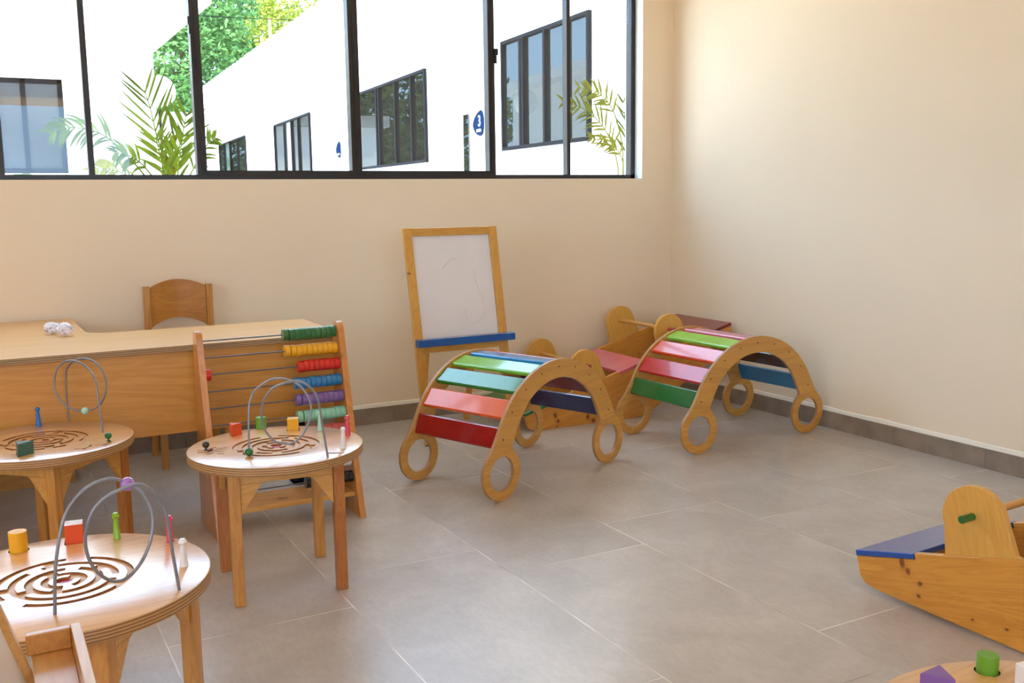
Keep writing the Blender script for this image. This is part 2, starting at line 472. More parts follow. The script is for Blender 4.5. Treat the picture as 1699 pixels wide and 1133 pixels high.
# ------------------------------------------------------------------ room shell
BW, RW, LW, FW_, CH = 5.63, 4.34, -3.0, -2.5, 3.05
TH = 0.2
WX0, WX1, WZ0, WZ1 = -1.5, 4.085, 1.487, 2.75
bm = boxbm(LW - TH, RW + TH, FW_ - TH, BW + TH, -0.12, 0.0)
struct('floor', bm, 'floor')
struct('ceiling', boxbm(LW - TH, RW + TH, FW_ - TH, BW + TH, CH, CH + 0.15), 'ceiling')
def wall_xz(bm, y0, y1, x0, x1, z0, z1, hole):
    """wall along X with a rectangular opening"""
    hx0, hx1, hz0, hz1 = hole
    loops = [[(x0, z0), (x1, z0), (x1, z1), (x0, z1)], [(hx0, hz0), (hx0, hz1), (hx1, hz1), (hx1, hz0)]]
    plate(bm, loops, y0, y1, lambda u, v, w: (u, w, v), 0, 0, 1)
bm = bmesh.new(); wall_xz(bm, BW, BW + TH, LW - TH, RW + TH, 0, CH, (WX0, WX1, WZ0, WZ1))
struct('wall_back', bm, ['wall', 'reveal'])
struct('wall_right', boxbm(RW, RW + TH, FW_ - TH, BW, 0, CH), 'wall')
bm = bmesh.new()
plate(bm, [[(FW_, 0), (BW, 0), (BW, CH), (FW_, CH)], [(-1.1, 1.1), (-1.1, 2.7), (2.5, 2.7), (2.5, 1.1)]], LW - TH, LW, lambda u, v, w: (w, u, v), 0, 0, 1)  # unseen side opening, added to let fill light in
struct('wall_left', bm, ['wall', 'reveal'])
bm = bmesh.new(); wall_xz(bm, FW_ - TH, FW_, LW - TH, RW + TH, 0, CH, (-1.5, 1.9, 1.1, 2.7))  # unseen opening behind the camera, added for fill light
struct('wall_front', bm, ['wall', 'reveal'])
# skirting tiles with open joints
def skirting(name, along, fixed, lo, hi, joints):
    bm = bmesh.new(); js = [lo] + [j for j in joints if lo < j < hi] + [hi]
    for a, b in zip(js, js[1:]):
        if along == 'x': box(bm, a + 0.001, b - 0.001, fixed - 0.012, fixed, 0.0, 0.10)
        else: box(bm, fixed - 0.012, fixed, a + 0.001, b - 0.001, 0.0, 0.10)
    return struct(name, bm, 'skirting')
skirting('baseboard_back', 'x', BW, LW, RW, [-1.45, -0.25, 0.95, 2.2, 3.4])
skirting('baseboard_right', 'y', RW, FW_, BW - 0.012, [-0.35, 0.85, 1.95, 3.07 - 1e-3, 4.27])
# rough pale plaster lip left standing above the skirting
def lip(name, along, fixed, lo, hi):
    bm = bmesh.new(); n = 60; rows = []
    random.seed(4)
    for i in range(n + 1):
        s = lo + (hi - lo) * i / n
        top = 0.125 + random.uniform(-0.004, 0.004); bot = 0.1005
        q = [(s, 0.0, bot), (s, -0.007, bot), (s, -0.005, top - 0.004), (s, 0.0, top)]
        rows.append([bm.verts.new((a, fixed + b, c) if along == 'x' else (fixed + b, a, c)) for a, b, c in q])
    for a, b in zip(rows, rows[1:]):
        for k in range(3): bm.faces.new((a[k], a[k + 1], b[k + 1], b[k]))
    struct(name, bm, 'lip')
lip('trim_1', 'x', BW, LW, RW - 0.01)
lip('trim_2', 'y', RW, FW_, BW - 0.01)

# ------------------------------------------------------------------ window_1 : frame, mullions, panes
FY0, FY1 = BW + 0.085, BW + 0.145
win = boxbm(WX0, WX1, FY0, FY1, WZ0, WZ0 + 0.028)
box(win, WX0, WX1, FY0, FY1, WZ1 - 0.03, WZ1)
box(win, WX1 - 0.035, WX1, FY0, FY1, WZ0, WZ1)
box(win, WX0, WX0 + 0.035, FY0, FY1, WZ0, WZ1)
window = struct('window_1', win, 'frame')
def wpart(name, bm, mat, label=None):
    o = obj(name, bm, mat, window, 0)
    if label: o['label'] = label
    return o
# slim fixed mullions and wider meeting stiles of the sliding sashes
for x, w, f in ((0.145, 0.035, 0), (0.575, 0.030, 0), (1.145, 0.052, 1), (2.050, 0.062, 1), (2.965, 0.046, 1), (3.545, 0.026, 0), (-0.95, 0.05, 1)):
    bm = boxbm(x - w / 2, x + w / 2, FY0 - (0.008 if f else 0.0), FY1 - 0.005, WZ0 + 0.028, WZ1 - 0.03)
    if f: box(bm, x - 0.004, x + 0.004, FY0 - 0.012, FY0 - 0.008, WZ0 + 0.03, WZ1 - 0.03)
    wpart('mullion', bm, 'frame')
for a, b in ((1.17, 2.02), (2.08, 2.943)):
    bm = boxbm(a, b, FY0 - 0.006, FY0 + 0.03, WZ0 + 0.028, WZ0 + 0.052)
    wpart('sash_rail', bm, 'frame')
edges_x = [WX0 + 0.03, -0.95, 0.145, 0.575, 1.145, 2.05, 2.965, 3.545, WX1 - 0.03]
for a, b in zip(edges_x, edges_x[1:]):
    wpart('pane', boxbm(a + 0.012, b - 0.012, FY0 + 0.028, FY0 + 0.032, WZ0 + 0.02, WZ1 - 0.02), 'glass')
for x, z in ((1.118, 2.34), (2.992, 2.28)):
    bm = boxbm(x - 0.012, x + 0.012, FY0 - 0.03, FY0 - 0.008, z - 0.02, z + 0.02)
    box(bm, x - 0.006, x + 0.006, FY0 - 0.022, FY0 - 0.008, z - 0.07, z - 0.02)
    wpart('latch', bm, 'latch', 'small black sash latch')

# ------------------------------------------------------------------ climbing arches
def arch_outline():
    """upper arc union two foot rings, walked around once"""
    zc, Ro, Ri, zi, rx, rr, rz = 0.125, 0.475, 0.345, 0.165, 0.4165, 0.127, 0.127
    pts = []
    def ring_pts(a0, a1, n, sx):
        out = []
        for k in range(n + 1):
            a = R(a0 + (a1 - a0) * k / n)
            out.append((sx * (rx + rr * math.cos(a)), rz + rr * math.sin(a)))
        return out
    outer = [(Ro * math.cos(R(a)), zc + Ro * math.sin(R(a))) for a in range(20, 161, 4)]           # right to left over the top
    inner = [(-Ri * math.cos(R(a)), zi + Ri * math.sin(R(a))) for a in range(16, 165, 4)]           # left to right underneath
    right = ring_pts(118, 418, 40, 1.0)        # from inner neck round the foot to the outer neck
    left = ring_pts(118, 418, 40, -1.0)[::-1]
    pts = outer + left + inner + right
    for _ in range(2):                          # soften the necks
        q = []
        for i, p in enumerate(pts):
            a, b = pts[i - 1], pts[(i + 1) % len(pts)]
            q.append((p[0] * 0.5 + (a[0] + b[0]) * 0.25, p[1] * 0.5 + (a[1] + b[1]) * 0.25))
        pts = q
    zmin = min(p[1] for p in pts)
    pts = [(p[0], p[1] - zmin) for p in pts]
    return pts, [circle(sx * rx, rz - zmin * 0 - 0.003, 0.081, 40) for sx in (-1, 1)], zc
OUT, HOLES, ZC = arch_outline()
SLAT_A = [21, 38.5, 56, 73, 90, 107, 124, 141.5, 159]      # measured from the +x side
def make_arch(label, loc, rz, W, colours):
    t = thing('climbing_arch', label, 'climbing arch', loc, rz, None)
    th = 0.018
    for y0 in (0.0, W - th):
        bm = bmesh.new(); plate(bm, [OUT] + HOLES, y0, y0 + th, lambda u, v, w: (u, w, v), 0, 1, 1)
        s = obj('side_panel', bm, ['ply_arch', 'ply_arch_edge'], t, 30, 0.0015)
        if y0 == 0.0:
            for a in SLAT_A:
                bm = bmesh.new()
                lathe(bm, [(0.0, 0.0), (0.0042, 0.0), (0.0042, 0.001), (0.0, 0.0012)], 10,
                      Matrix.Translation((0.438 * math.cos(R(a)), 0.0, ZC + 0.438 * math.sin(R(a)))) @ Matrix.Rotation(R(90), 4, 'X'))
                sc = obj('screw', bm, 'rubber', s, 0); sc['label'] = 'dark screw head'
    for a, (nm, txt) in zip(reversed(SLAT_A), colours):
        ar = R(a); ro = 0.465; tk = 0.018; hw = 0.050
        c = Vector((ro * math.cos(ar), 0, ZC + ro * math.sin(ar)))
        rad = Vector((math.cos(ar), 0, math.sin(ar))); tan = Vector((-math.sin(ar), 0, math.cos(ar)))
        bm = bmesh.new(); e = 0.006
        prof = [(-hw + e, 0.0), (hw - e, 0.0), (hw, -e), (hw, -tk), (-hw, -tk), (-hw, -e)]
        rows = []
        for y in (th + 0.0004, W - th - 0.0004):
            rows.append([bm.verts.new(c + tan * p + rad * (q + math.sqrt(max(0, ro * ro - hw * hw)) - ro) + Vector((0, y, 0))) for p, q in prof])
        for k in range(6):
            bm.faces.new((rows[0][k], rows[0][(k + 1) % 6], rows[1][(k + 1) % 6], rows[1][k]))
        bm.faces.new(rows[0][::-1]); bm.faces.new(rows[1])
        sl = obj('slat', bm, nm, t, 0, 0.001); sl['label'] = txt
    return t
make_arch('climbing arch with a dark red bottom slat and light blue slats, standing before the easel', (2.4075, 3.983, 0), R(20.6), 0.555,
          [('dark_red', 'dark red slat'), ('orange', 'orange slat'), ('dark_green', 'dark green slat'), ('lime', 'lime green slat'), ('sky_blue', 'sky blue slat'),
           ('orange_red', 'orange slat'), ('yellow', 'yellow slat'), ('maroon', 'maroon slat'), ('indigo', 'indigo slat')])
make_arch('climbing arch with a green bottom slat, standing by the right wall', (3.72, 4.048, 0), R(3.5), 0.565,
          [('forest', 'dark green slat'), ('red', 'red slat'), ('orange_red', 'orange red slat'), ('leaf_green', 'light green slat'), ('pink', 'pink slat'),
           ('navy', 'navy slat'), ('yellow', 'yellow slat'), ('aubergine', 'dark aubergine slat'), ('teal', 'teal blue slat')])

# ------------------------------------------------------------------ rocking boats (seesaws)
def boat_profile():
    L = 1.58; v0 = -0.135; t = R(16); vm = v0 - (L / 2 - 0.06) * math.tan(t)
    top = []
    def lobe(uc):
        r = 0.105; cz = 0.115; hb = 0.118
        out = [(uc - hb - 0.012, 0.0003), (uc - hb, 0.006)]
        out += [(uc - r * math.cos(R(a)), cz + r * math.sin(R(a))) for a in range(-8, 189, 9)]
        return out + [(uc + hb, 0.006), (uc + hb + 0.012, 0.0003)]
    n = 0.0205
    pts = [(0.0, -n), (0.235, -n), (0.235, 0.0), (0.69, 0.0), (0.69, -n), (0.89, -n), (0.89, 0.0)] + \
          [(L - 0.235, 0.0), (L - 0.235, -n), (L, -n)]
    pts += [(L, -0.085), (L - 0.018, -0.115), (L - 0.06, v0)]
    pts += [(L / 2 + 0.07, vm + 0.07 * math.tan(t)), (L / 2 + 0.025, vm + 0.010), (L / 2, vm + 0.0075), (L / 2 - 0.025, vm + 0.010), (L / 2 - 0.07, vm + 0.07 * math.tan(t))]
    pts += [(0.06, v0), (0.018, -0.115), (0.0, -0.085)]
    return pts, L, v0, t, [lobe(0.47), lobe(1.11)]
def make_boat(label, loc, rz, W, seats, grip, grip_txt, tilt, board):
    prof, L, v0, tl, lobes = boat_profile(); ct, st = math.cos(tilt), math.sin(tilt)
    z0 = -min(u * st + v * ct for u, v in prof)
    t = thing('rocking_boat', label, 'rocking toy', (loc[0], loc[1], z0), 0)
    t.rotation_euler = (0, -tilt, rz)
    def to3(u, v, w): return (u, w, v)
    th = 0.024
    for y0 in (0.0, W - th):
        bm = bmesh.new(); plate(bm, [prof], y0, y0 + th, to3)
        obj('side_panel', bm, board, t, 30, 0.003)
        for lb in lobes:
            bm = bmesh.new(); plate(bm, [lb], y0, y0 + th, to3)
            hb_ = obj('handle_board', bm, 'pine_lobe', t, 30, 0.005); hb_['label'] = 'paler round-topped handle board'
    for (u0, u1), (mname, txt) in zip(((0.0, 0.2345), (0.6905, 0.8895), (L - 0.2345, L)), seats):
        bm = bmesh.new()
        plate(bm, [[(u0, -0.020), (u1, -0.020), (u1, 0.0), (u0, 0.0)]], -0.003, W + 0.003, to3)
        s = obj('seat', bm, mname, t, 0, 0.003); s['label'] = txt
        bm = bmesh.new()
        um = (u0 + u1) / 2
        plate(bm, [[(um - 0.01, -0.075), (um + 0.01, -0.075), (um + 0.01, -0.0208), (um - 0.01, -0.0208)]], th + 0.0005, W - th - 0.0005, to3)
        obj('seat_brace', bm, board, t, 0, 0.001)
    for uc in (0.47, 1.11):
        p0 = Vector(to3(uc, 0.125, th + 0.0005)); p1 = Vector(to3(uc, 0.125, W - th - 0.0005))
        bm = bmesh.new(); tube(bm, [p0, p1], 0.0125, 14)
        h = obj('handle_bar', bm, 'dowel', t, 40)
        for a, b in ((-0.055, -0.0005), (W + 0.0005, W + 0.035)):
            q0 = Vector(to3(uc, 0.125, a)); q1 = Vector(to3(uc, 0.125, b))
            bm = bmesh.new(); tube(bm, [q0, q1], 0.0125, 14)
            g = obj('grip', bm, grip, h, 40, 0.001); g['label'] = grip_txt
    return t
make_boat('long pine rocking boat tipped up in the corner behind the arches, pink middle seat', (2.745, 4.935, 0), R(-1.5), 0.575,
          [('green_seat', 'dark green end seat'), ('pink', 'pink middle seat'), ('wine', 'wine red end seat')], 'grip_red', 'pinkish red grip', R(16), 'pine_boat_red')
make_boat('pine rocking boat with a blue end seat and green grip, at the right edge', (2.600, 2.318, 0), R(-86.7), 0.575,
          [('blue_seat', 'glossy blue end seat'), ('blue_seat', 'blue middle seat'), ('blue_seat', 'blue end seat')], 'grip_green', 'dark green grip', R(14), 'pine_boat')

# ------------------------------------------------------------------ round activity tables
def critter(kind, mx, my):
    """small routed shapes: an insect near the table edge"""
    out = []
    if kind == 'crab':
        for (x0, y0, x1, y1) in ((-0.045, 0.010, -0.020, 0.012), (-0.040, -0.022, -0.018, -0.018), (0.014, 0.022, 0.048, 0.036), (0.016, 0.006, 0.050, 0.010),
                                 (0.014, -0.012, 0.046, -0.020), (-0.010, 0.032, 0.010, 0.046), (-0.002, -0.050, 0.012, -0.030), (0.030, -0.046, 0.050, -0.056)):
            out.append(capsule(mx + x0, my + y0, mx + x1, my + y1, 0.0034, 5))
        out.append(capsule(mx - 0.002, my - 0.018, mx - 0.002, my + 0.018, 0.0085, 8))
    else:
        for i in range(4):
            x = -0.055 + i * 0.036; y = 0.006 * (-1) ** i
            out.append(capsule(mx + x, my + y, mx + x + 0.016, my - y * 0.4, 0.0028, 5))
            a = 0.9 if i % 2 else -0.9
            out.append(capsule(mx + x + 0.023, my + 0.010 * (1 if a > 0 else -1), mx + x + 0.029, my + 0.020 * (1 if a > 0 else -1), 0.0052, 6))
    return out
def rot2(p, a): return (p[0] * math.cos(a) - p[1] * math.sin(a), p[0] * math.sin(a) + p[1] * math.cos(a))
RB = [0.0, 0.020, 0.034, 0.050, 0.066, 0.084, 0.102, 0.118, 0.136, 0.152]
def maze_cell(ri, a, seed):
    """True where the board still stands at full height; a in degrees"""
    ring = ri
    a = (a + seed * 67) % 360
    if ring == 0: return False
    if ring % 2 == 1:      # standing walls, broken by gaps
        gaps = {1: [(0, 62)], 3: [(100, 128), (240, 262)], 5: [(20, 40), (196, 214)], 7: [(92, 106), (176, 190), (318, 332)]}[ring]
        return not any(g0 <= a < g1 for g0, g1 in gaps)
    blocks = {2: [(262, 290)], 4: [(60, 84)], 6: [(112, 130), (338, 352)], 8: [(62, 84), (206, 232)]}[ring]
    return any(g0 <= a < g1 for g0, g1 in blocks)
def make_table(label, loc, r, legphi, rho, crit, wire, wbeads, mseed, holes, legmats, gap=0.0):
    t = thing('activity_table', label, 'activity table', loc)
    H = 0.5; tk = 0.032
    crit_loops = []
    for kind, x, y, a in crit:
        crit_loops += [[(x + rot2(p, a)[0], y + rot2(p, a)[1]) for p in lp] for lp in critter(kind, 0, 0)]
    sock = []
    for kind, x, y, s, a in holes:
        if kind == 'round': sock.append(circle(x, y, s, 28))
        elif kind == 'square': sock.append([(x + rot2((s * u, s * v), a)[0], y + rot2((s * u, s * v), a)[1]) for u, v in ((-1, -1), (1, -1), (1, 1), (-1, 1))])
        else: sock.append([(x + rot2((s * 1.25 * math.cos(q), s * 1.25 * math.sin(q)), a)[0], y + rot2((s * 1.25 * math.cos(q), s * 1.25 * math.sin(q)), a)[1]) for q in (R(90), R(210), R(330))])
    bm = bmesh.new()
    NT_ = 180
    outer = circle(0, 0, r - 0.003, 144); mz = circle(0, 0, RB[-1], NT_)
    loops = [outer, mz[::-1]] + crit_loops + sock
    edges = []
    for lp in loops:
        vs_ = [bm.verts.new((x, y, H)) for x, y in lp]
        for i in range(len(vs_)): edges.append(bm.edges.new((vs_[i], vs_[(i + 1) % len(vs_)])))
    bmesh.ops.triangle_fill(bm, use_beauty=True, use_dissolve=False, edges=edges)
    for lp in crit_loops + sock:
        dep = 0.006 if lp in crit_loops else 0.012
        a = [bm.verts.new((x, y, H)) for x, y in lp]; b = [bm.verts.new((x, y, H - dep)) for x, y in lp]
        for i in range(len(lp)):
            bm.faces.new((a[i], a[(i + 1) % len(lp)], b[(i + 1) % len(lp)], b[i])).material_index = 2
        bm.faces.new(b).material_index = 2
    # the maze, ring by ring
    dep = 0.0055
    def pt(ri, k, z): 
        a = 2 * PI * k / NT_
        return (RB[ri] * math.cos(a), RB[ri] * math.sin(a), z)
    nr = len(RB) - 1
    up = [[maze_cell(ri, k * 360 / NT_, mseed) for k in range(NT_)] for ri in range(nr)]
    for ri in range(nr):
        for k in range(NT_):
            z = H if up[ri][k] else H - dep
            mi = 0 if up[ri][k] else (4 if ri == 0 else 3)
            q = [pt(ri, k, z), pt(ri + 1, k, z), pt(ri + 1, k + 1, z), pt(ri, k + 1, z)]
            if ri == 0: q = [pt(0, k, z), pt(1, k, z), pt(1, k + 1, z)]
            bm.faces.new([bm.verts.new(p) for p in q]).material_index = mi
            nb = up[ri + 1][k] if ri + 1 < nr else True
            if nb != up[ri][k]:
                bm.faces.new([bm.verts.new(p) for p in (pt(ri + 1, k, H), pt(ri + 1, k + 1, H), pt(ri + 1, k + 1, H - dep), pt(ri + 1, k, H - dep))]).material_index = 2
            if up[ri][k] != up[ri][k - 1] and ri > 0:
                bm.faces.new([bm.verts.new(p) for p in (pt(ri, k, H), pt(ri + 1, k, H), pt(ri + 1, k, H - dep), pt(ri, k, H - dep))]).material_index = 2
    # plywood edge with softened arrises, and the underside
    prof = [(r - 0.003, H), (r - 0.001, H - 0.001), (r, H - 0.004), (r, H - tk + 0.004), (r - 0.003, H - tk)]
    rings = [[bm.verts.new((rr * math.cos(2 * PI * k / 144), rr * math.sin(2 * PI * k / 144), z)) for k in range(144)] for rr, z in prof]
    for a, b in zip(rings, rings[1:]):
        for k in range(144): bm.faces.new((a[k], b[k], b[(k + 1) % 144], a[(k + 1) % 144])).material_index = 1
    bm.faces.new(rings[-1][::-1])
    bmesh.ops.remove_doubles(bm, verts=bm.verts, dist=2e-6)
    top = obj('tabletop', bm, ['ply_top', 'ply_top_edge', 'router', 'maze_floor', 'red_dot'], t, 30)
    # legs, aprons and corner brackets
    lp = []
    for k in range(4):
        a = R(legphi + 90 * k); lp.append(Vector((rho * math.cos(a), rho * math.sin(a), 0)))
    s = 0.038
    for k in range(4):
        a = R(legphi + 45 + 90 * k)
        mt = Matrix.Translation(lp[k]) @ Matrix.Rotation(a, 4, 'Z')
        bm = bmesh.new(); box(bm, -s / 2, s / 2, -s / 2, s / 2, 0, H - tk - 0.0005, mtx=mt)
        obj('leg', bm, legmats[k], t, 0, 0.003)
        p, q = lp[k], lp[(k + 1) % 4]
        d = (q - p).normalized(); zt = H - tk - 0.0005
        bm = bmesh.new(); n = Vector((-d.y, d.x, 0))
        beam(bm, p + d * (s / 2 + 0.0005) + Vector((0, 0, zt - 0.0225)), q - d * (s / 2 + 0.0005) + Vector((0, 0, zt - 0.0225)), 0.020, 0.045)
        obj('apron', bm, 'pine_x', t, 0, 0.0015)
        for base, dd in ((p, d), (q, -d)):
            bm = bmesh.new(); o0 = base + dd * (s / 2 + 0.0008)
            z1 = zt - 0.0455
            tri = [(0.0, z1), (0.085, z1), (0.070, z1 - 0.004), (0.0, z1 - 0.105)]
            plate(bm, [tri], -0.010, 0.010, lambda u, v, w, o0=o0, dd=dd, n=n: o0 + dd * u + n * w + Vector((0, 0, v)))
            obj('bracket', bm, 'pine_x', t, 0, 0.001)
    # the bent wire with its beads
    if wire:
        o0, ang, pts = wire
        d = Vector((math.cos(ang), math.sin(ang), 0)); n = Vector((-d.y, d.x, 0))
        P3 = [Vector((o0[0], o0[1], H)) + d * a + n * b + Vector((0, 0, c)) for a, b, c in pts]
        P3[0].z = P3[-1].z = H + 0.0003
        P3 = smooth_path(P3, 4)
        bm = bmesh.new(); tube(bm, P3, 0.0037, 10)
        w_ = obj('bead_wire', bm, 'steel', t, 60); w_['label'] = 'looped grey wire'
        for idx, rr, mt_, txt in wbeads:
            c = P3[min(len(P3) - 1, int(idx * (len(P3) - 1)))]
            c = Vector(c); c.z = max(c.z, H + rr + 0.001)
            bm = bmesh.new(); sphere(bm, c, rr, n=20, m=14)
            b_ = obj('bead', bm, mt_, w_, 60); b_['label'] = txt
    for kind, x, y, a in crit:
        pass
    return t
WA = [(0, 0, 0), (0.008, 0.013, 0.089), (0.023, 0.026, 0.161), (0.042, 0.036, 0.211), (0.078, 0.045, 0.248), (0.118, 0.051, 0.263), (0.148, 0.055, 0.259), (0.169, 0.055, 0.245), (0.193, 0.051, 0.228), (0.21, 0.045, 0.194), (0.214, 0.036, 0.156), (0.202, 0.026, 0.109), (0.176, 0.013, 0.069), (0.144, 0, 0.049), (0.117, -0.013, 0.054), (0.088, -0.026, 0.082), (0.07, -0.036, 0.125), (0.067, -0.045, 0.174), (0.083, -0.051, 0.223), (0.108, -0.055, 0.251), (0.144, -0.055, 0.266), (0.172, -0.051, 0.27), (0.194, -0.045, 0.26), (0.219, -0.036, 0.228), (0.235, -0.026, 0.18), (0.243, -0.013, 0.099), (0.255, 0, 0)]
WB = [(0, 0, 0), (-0.001, 0.011, 0.09), (-0.001, 0.022, 0.155), (0.001, 0.031, 0.185), (0.015, 0.04, 0.219), (0.044, 0.047, 0.243), (0.075, 0.052, 0.259), (0.106, 0.054, 0.261), (0.137, 0.055, 0.255), (0.169, 0.053, 0.238), (0.192, 0.049, 0.214), (0.209, 0.043, 0.18), (0.212, 0.036, 0.142), (0.198, 0.027, 0.097), (0.177, 0.016, 0.064), (0.152, 0.006, 0.047), (0.123, -0.006, 0.048), (0.095, -0.016, 0.062), (0.073, -0.027, 0.096), (0.066, -0.036, 0.133), (0.068, -0.043, 0.166), (0.08, -0.049, 0.206), (0.107, -0.053, 0.242), (0.135, -0.055, 0.259), (0.166, -0.054, 0.269), (0.196, -0.052, 0.273), (0.225, -0.047, 0.262), (0.248, -0.04, 0.238), (0.259, -0.031, 0.208), (0.262, -0.022, 0.171), (0.267, -0.011, 0.099), (0.276, 0, 0)]
WC = [(0, 0, 0), (0.003, -0.006, 0.073), (0.011, -0.008, 0.169), (0.032, -0.008, 0.218), (0.075, 0.006, 0.254), (0.128, 0.024, 0.265), (0.171, 0.044, 0.252), (0.203, 0.058, 0.216), (0.235, 0.052, 0.175), (0.235, 0.044, 0.129), (0.203, 0.032, 0.086), (0.16, 0.009, 0.065), (0.128, -0.037, 0.073), (0.096, -0.065, 0.105), (0.064, -0.072, 0.144), (0.053, -0.069, 0.183), (0.064, -0.059, 0.228), (0.091, -0.042, 0.255), (0.123, -0.025, 0.263), (0.16, -0.003, 0.252), (0.203, 0.009, 0.227), (0.257, 0.004, 0.19), (0.278, 0, 0.113), (0.295, 0, 0)]
TA, TB, TC, TD = (0.119, 2.412), (0.887, 3.418), (0.164, 3.950), (1.431, 0.802)
def rel(T, p): return (p[0] - T[0], p[1] - T[1])
# blocks: (table, kind, world xy, half size, height, rotation, paint, label)
BLOCKS = [
    (TA, 'round', (0.035, 2.688), 0.0215, 0.050, 0.0, 'yellow', 'yellow wooden cylinder block in the nearest left table'),
    (TA, 'square', (0.165, 2.690), 0.0215, 0.050, R(-6), 'orange_block', 'orange cube block with a worn whitish top, beside the yellow cylinder'),
    (TB, 'tri', (0.795, 3.655), 0.0215, 0.044, R(28), 'orange_block', 'orange triangular block on the table in front of the abacus'),
    (TB, 'round', (0.909, 3.712), 0.0195, 0.044, 0.0, 'block_green', 'green cylinder block on the table in front of the abacus'),
    (TB, 'square', (1.010, 3.630), 0.0205, 0.044, R(-18), 'yellow', 'yellow cube block on the table in front of the abacus'),
    (TC, 'tri', (0.088, 3.757), 0.0285, 0.044, R(34), 'slate_green', 'dark slate green triangular block at the rim of the table before the desk'),
    (TD, 'tri', (1.413, 1.068), 0.0265, 0.035, R(-55), 'purple', 'purple triangular block on the table cut off at the bottom right'),
    (TD, 'round', (1.553, 1.073), 0.0190, 0.032, 0.0, 'block_green', 'green cylinder block on the table cut off at the bottom right'),
    (TD, 'square', (1.562, 0.985), 0.0240, 0.045, R(-8), 'white', 'white cube block at the bottom right corner'),
]
def holes_of(T):
    return [(k, p[0] - T[0], p[1] - T[1], s + 0.0032, a) for (TT, k, p, s, h, a, m_, l_) in BLOCKS if TT == T]
make_table('nearest left round activity table with routed maze and purple bead on its wire', (TA[0], TA[1], 0), 0.325, 10, 0.285,
           [], (rel(TA, (0.086, 2.213)), R(0.7), WA), [(0.272, 0.0155, 'lilac', 'lilac bead')], 0, holes_of(TA), ['pine_leg', 'pine_leg', 'pine_leg', 'pine_leg'])
make_table('round activity table in front of the abacus, green bead at its wire foot', (TB[0], TB[1], 0), 0.306, 40, 0.25,
           [('crab', *rel(TB, (0.668, 3.462)), R(-20))], (rel(TB, (0.765, 3.313)), R(-34.4), WB), [(0.0, 0.0145, 'forest', 'green bead')], 2, holes_of(TB), ['pine_leg', 'pine_dark', 'pine_leg', 'pine_dark'])
make_table('round activity table in front of the desk, pale mint bead hanging on its wire', (TC[0], TC[1], 0), 0.312, 2, 0.265,
           [('ant', *rel(TC, (0.305, 3.752)), R(18))], (rel(TC, (0.277, 4.243)), R(-71.6), WC), [(0.49, 0.0145, 'mint', 'pale mint bead')], 4, holes_of(TC), ['pine_dark', 'pine_leg', 'pine_leg', 'pine_leg'])
make_table('round activity table cut off by the bottom right corner', (TD[0], TD[1], 0), 0.341, 30, 0.28,
           [], None, [], 1, holes_of(TD), ['pine_leg'] * 4)
M['worn_white'] = plain('worn_whitish_paint', 'E8D8D4', 0.5, vary=0.12, scale=60)
for (T, kind, (x, y), s, h, a, m_, lab) in BLOCKS:
    bm = bmesh.new(); z0 = 0.5 - 0.0118
    if kind == 'round':
        loop = circle(0, 0, s, 32)
    elif kind == 'square':
        loop = [rot2((s * u, s * v), a) for u, v in ((-1, -1), (1, -1), (1, 1), (-1, 1))]
    else:
        loop = [rot2((s * 1.25 * math.cos(q), s * 1.25 * math.sin(q)), a) for q in (R(90), R(210), R(330))]
    plate(bm, [loop], 0, h + 0.0118, lambda u, v, w: (u, v, w))
    nm = {'round': 'cylinder_block', 'square': 'cube_block', 'tri': 'prism_block'}[kind]
    mts = [m_]
    if 'worn whitish top' in lab:
        for f in bm.faces:
            if min(v.co.z for v in f.verts) > h: f.material_index = 1
        mts.append('worn_white')
    o = obj(nm, bm, mts, None, 30, 0.0012); o.location = (x, y, z0)
    tag(o, lab, 'toy block')
def peg(x, y, m_, lab, h=0.075, facet=20, z=0.5, tiltx=0.0, head='ball'):
    bm = bmesh.new()
    if head == 'ball':
        prof = [(0, 0), (0.0105, 0), (0.0105, 0.002), (0.0058, h - 0.017), (0.0062, h - 0.015), (0.0088, h - 0.011), (0.0092, h - 0.008), (0.0080, h - 0.003), (0.0045, h - 0.0005), (0, h)]
    else:
        prof = [(0, 0), (0.0105, 0), (0.0100, 0.003), (0.0060, h - 0.019), (0.0064, h - 0.017), (0.0105, h - 0.011), (0.0100, h - 0.008), (0.0060, h - 0.002), (0, h)]
    lathe(bm, prof, facet)
    o = obj('peg', bm, m_, None, 30 if facet > 10 else 20); o.location = (x, y, z + 0.0003); o.rotation_euler = (0, 0, 0.3)
    tag(o, lab, 'peg'); return o
peg(0.263, 2.657, 'peg_green', 'lime green peg with a faceted head on the nearest left table', 0.070, 8, head='f')
peg(0.379, 2.560, 'hot_pink', 'pink peg at the rim of the nearest left table, behind the wire', 0.070, 10, head='f')
peg(0.378, 2.363, 'white', 'white peg with a worn head on the nearest left table', 0.070, 10, head='f')
peg(1.093, 3.558, 'mint', 'pale mint peg on the table in front of the abacus')
peg(1.155, 3.420, 'hot_pink', 'pink peg at the rim of the table in front of the abacus', 0.078, 10, head='f')
peg(1.082, 3.255, 'white', 'white round-headed peg beside the paper scrap on a table')
peg(0.163, 4.225, 'peg_blue', 'blue peg on the table in front of the desk', 0.074)
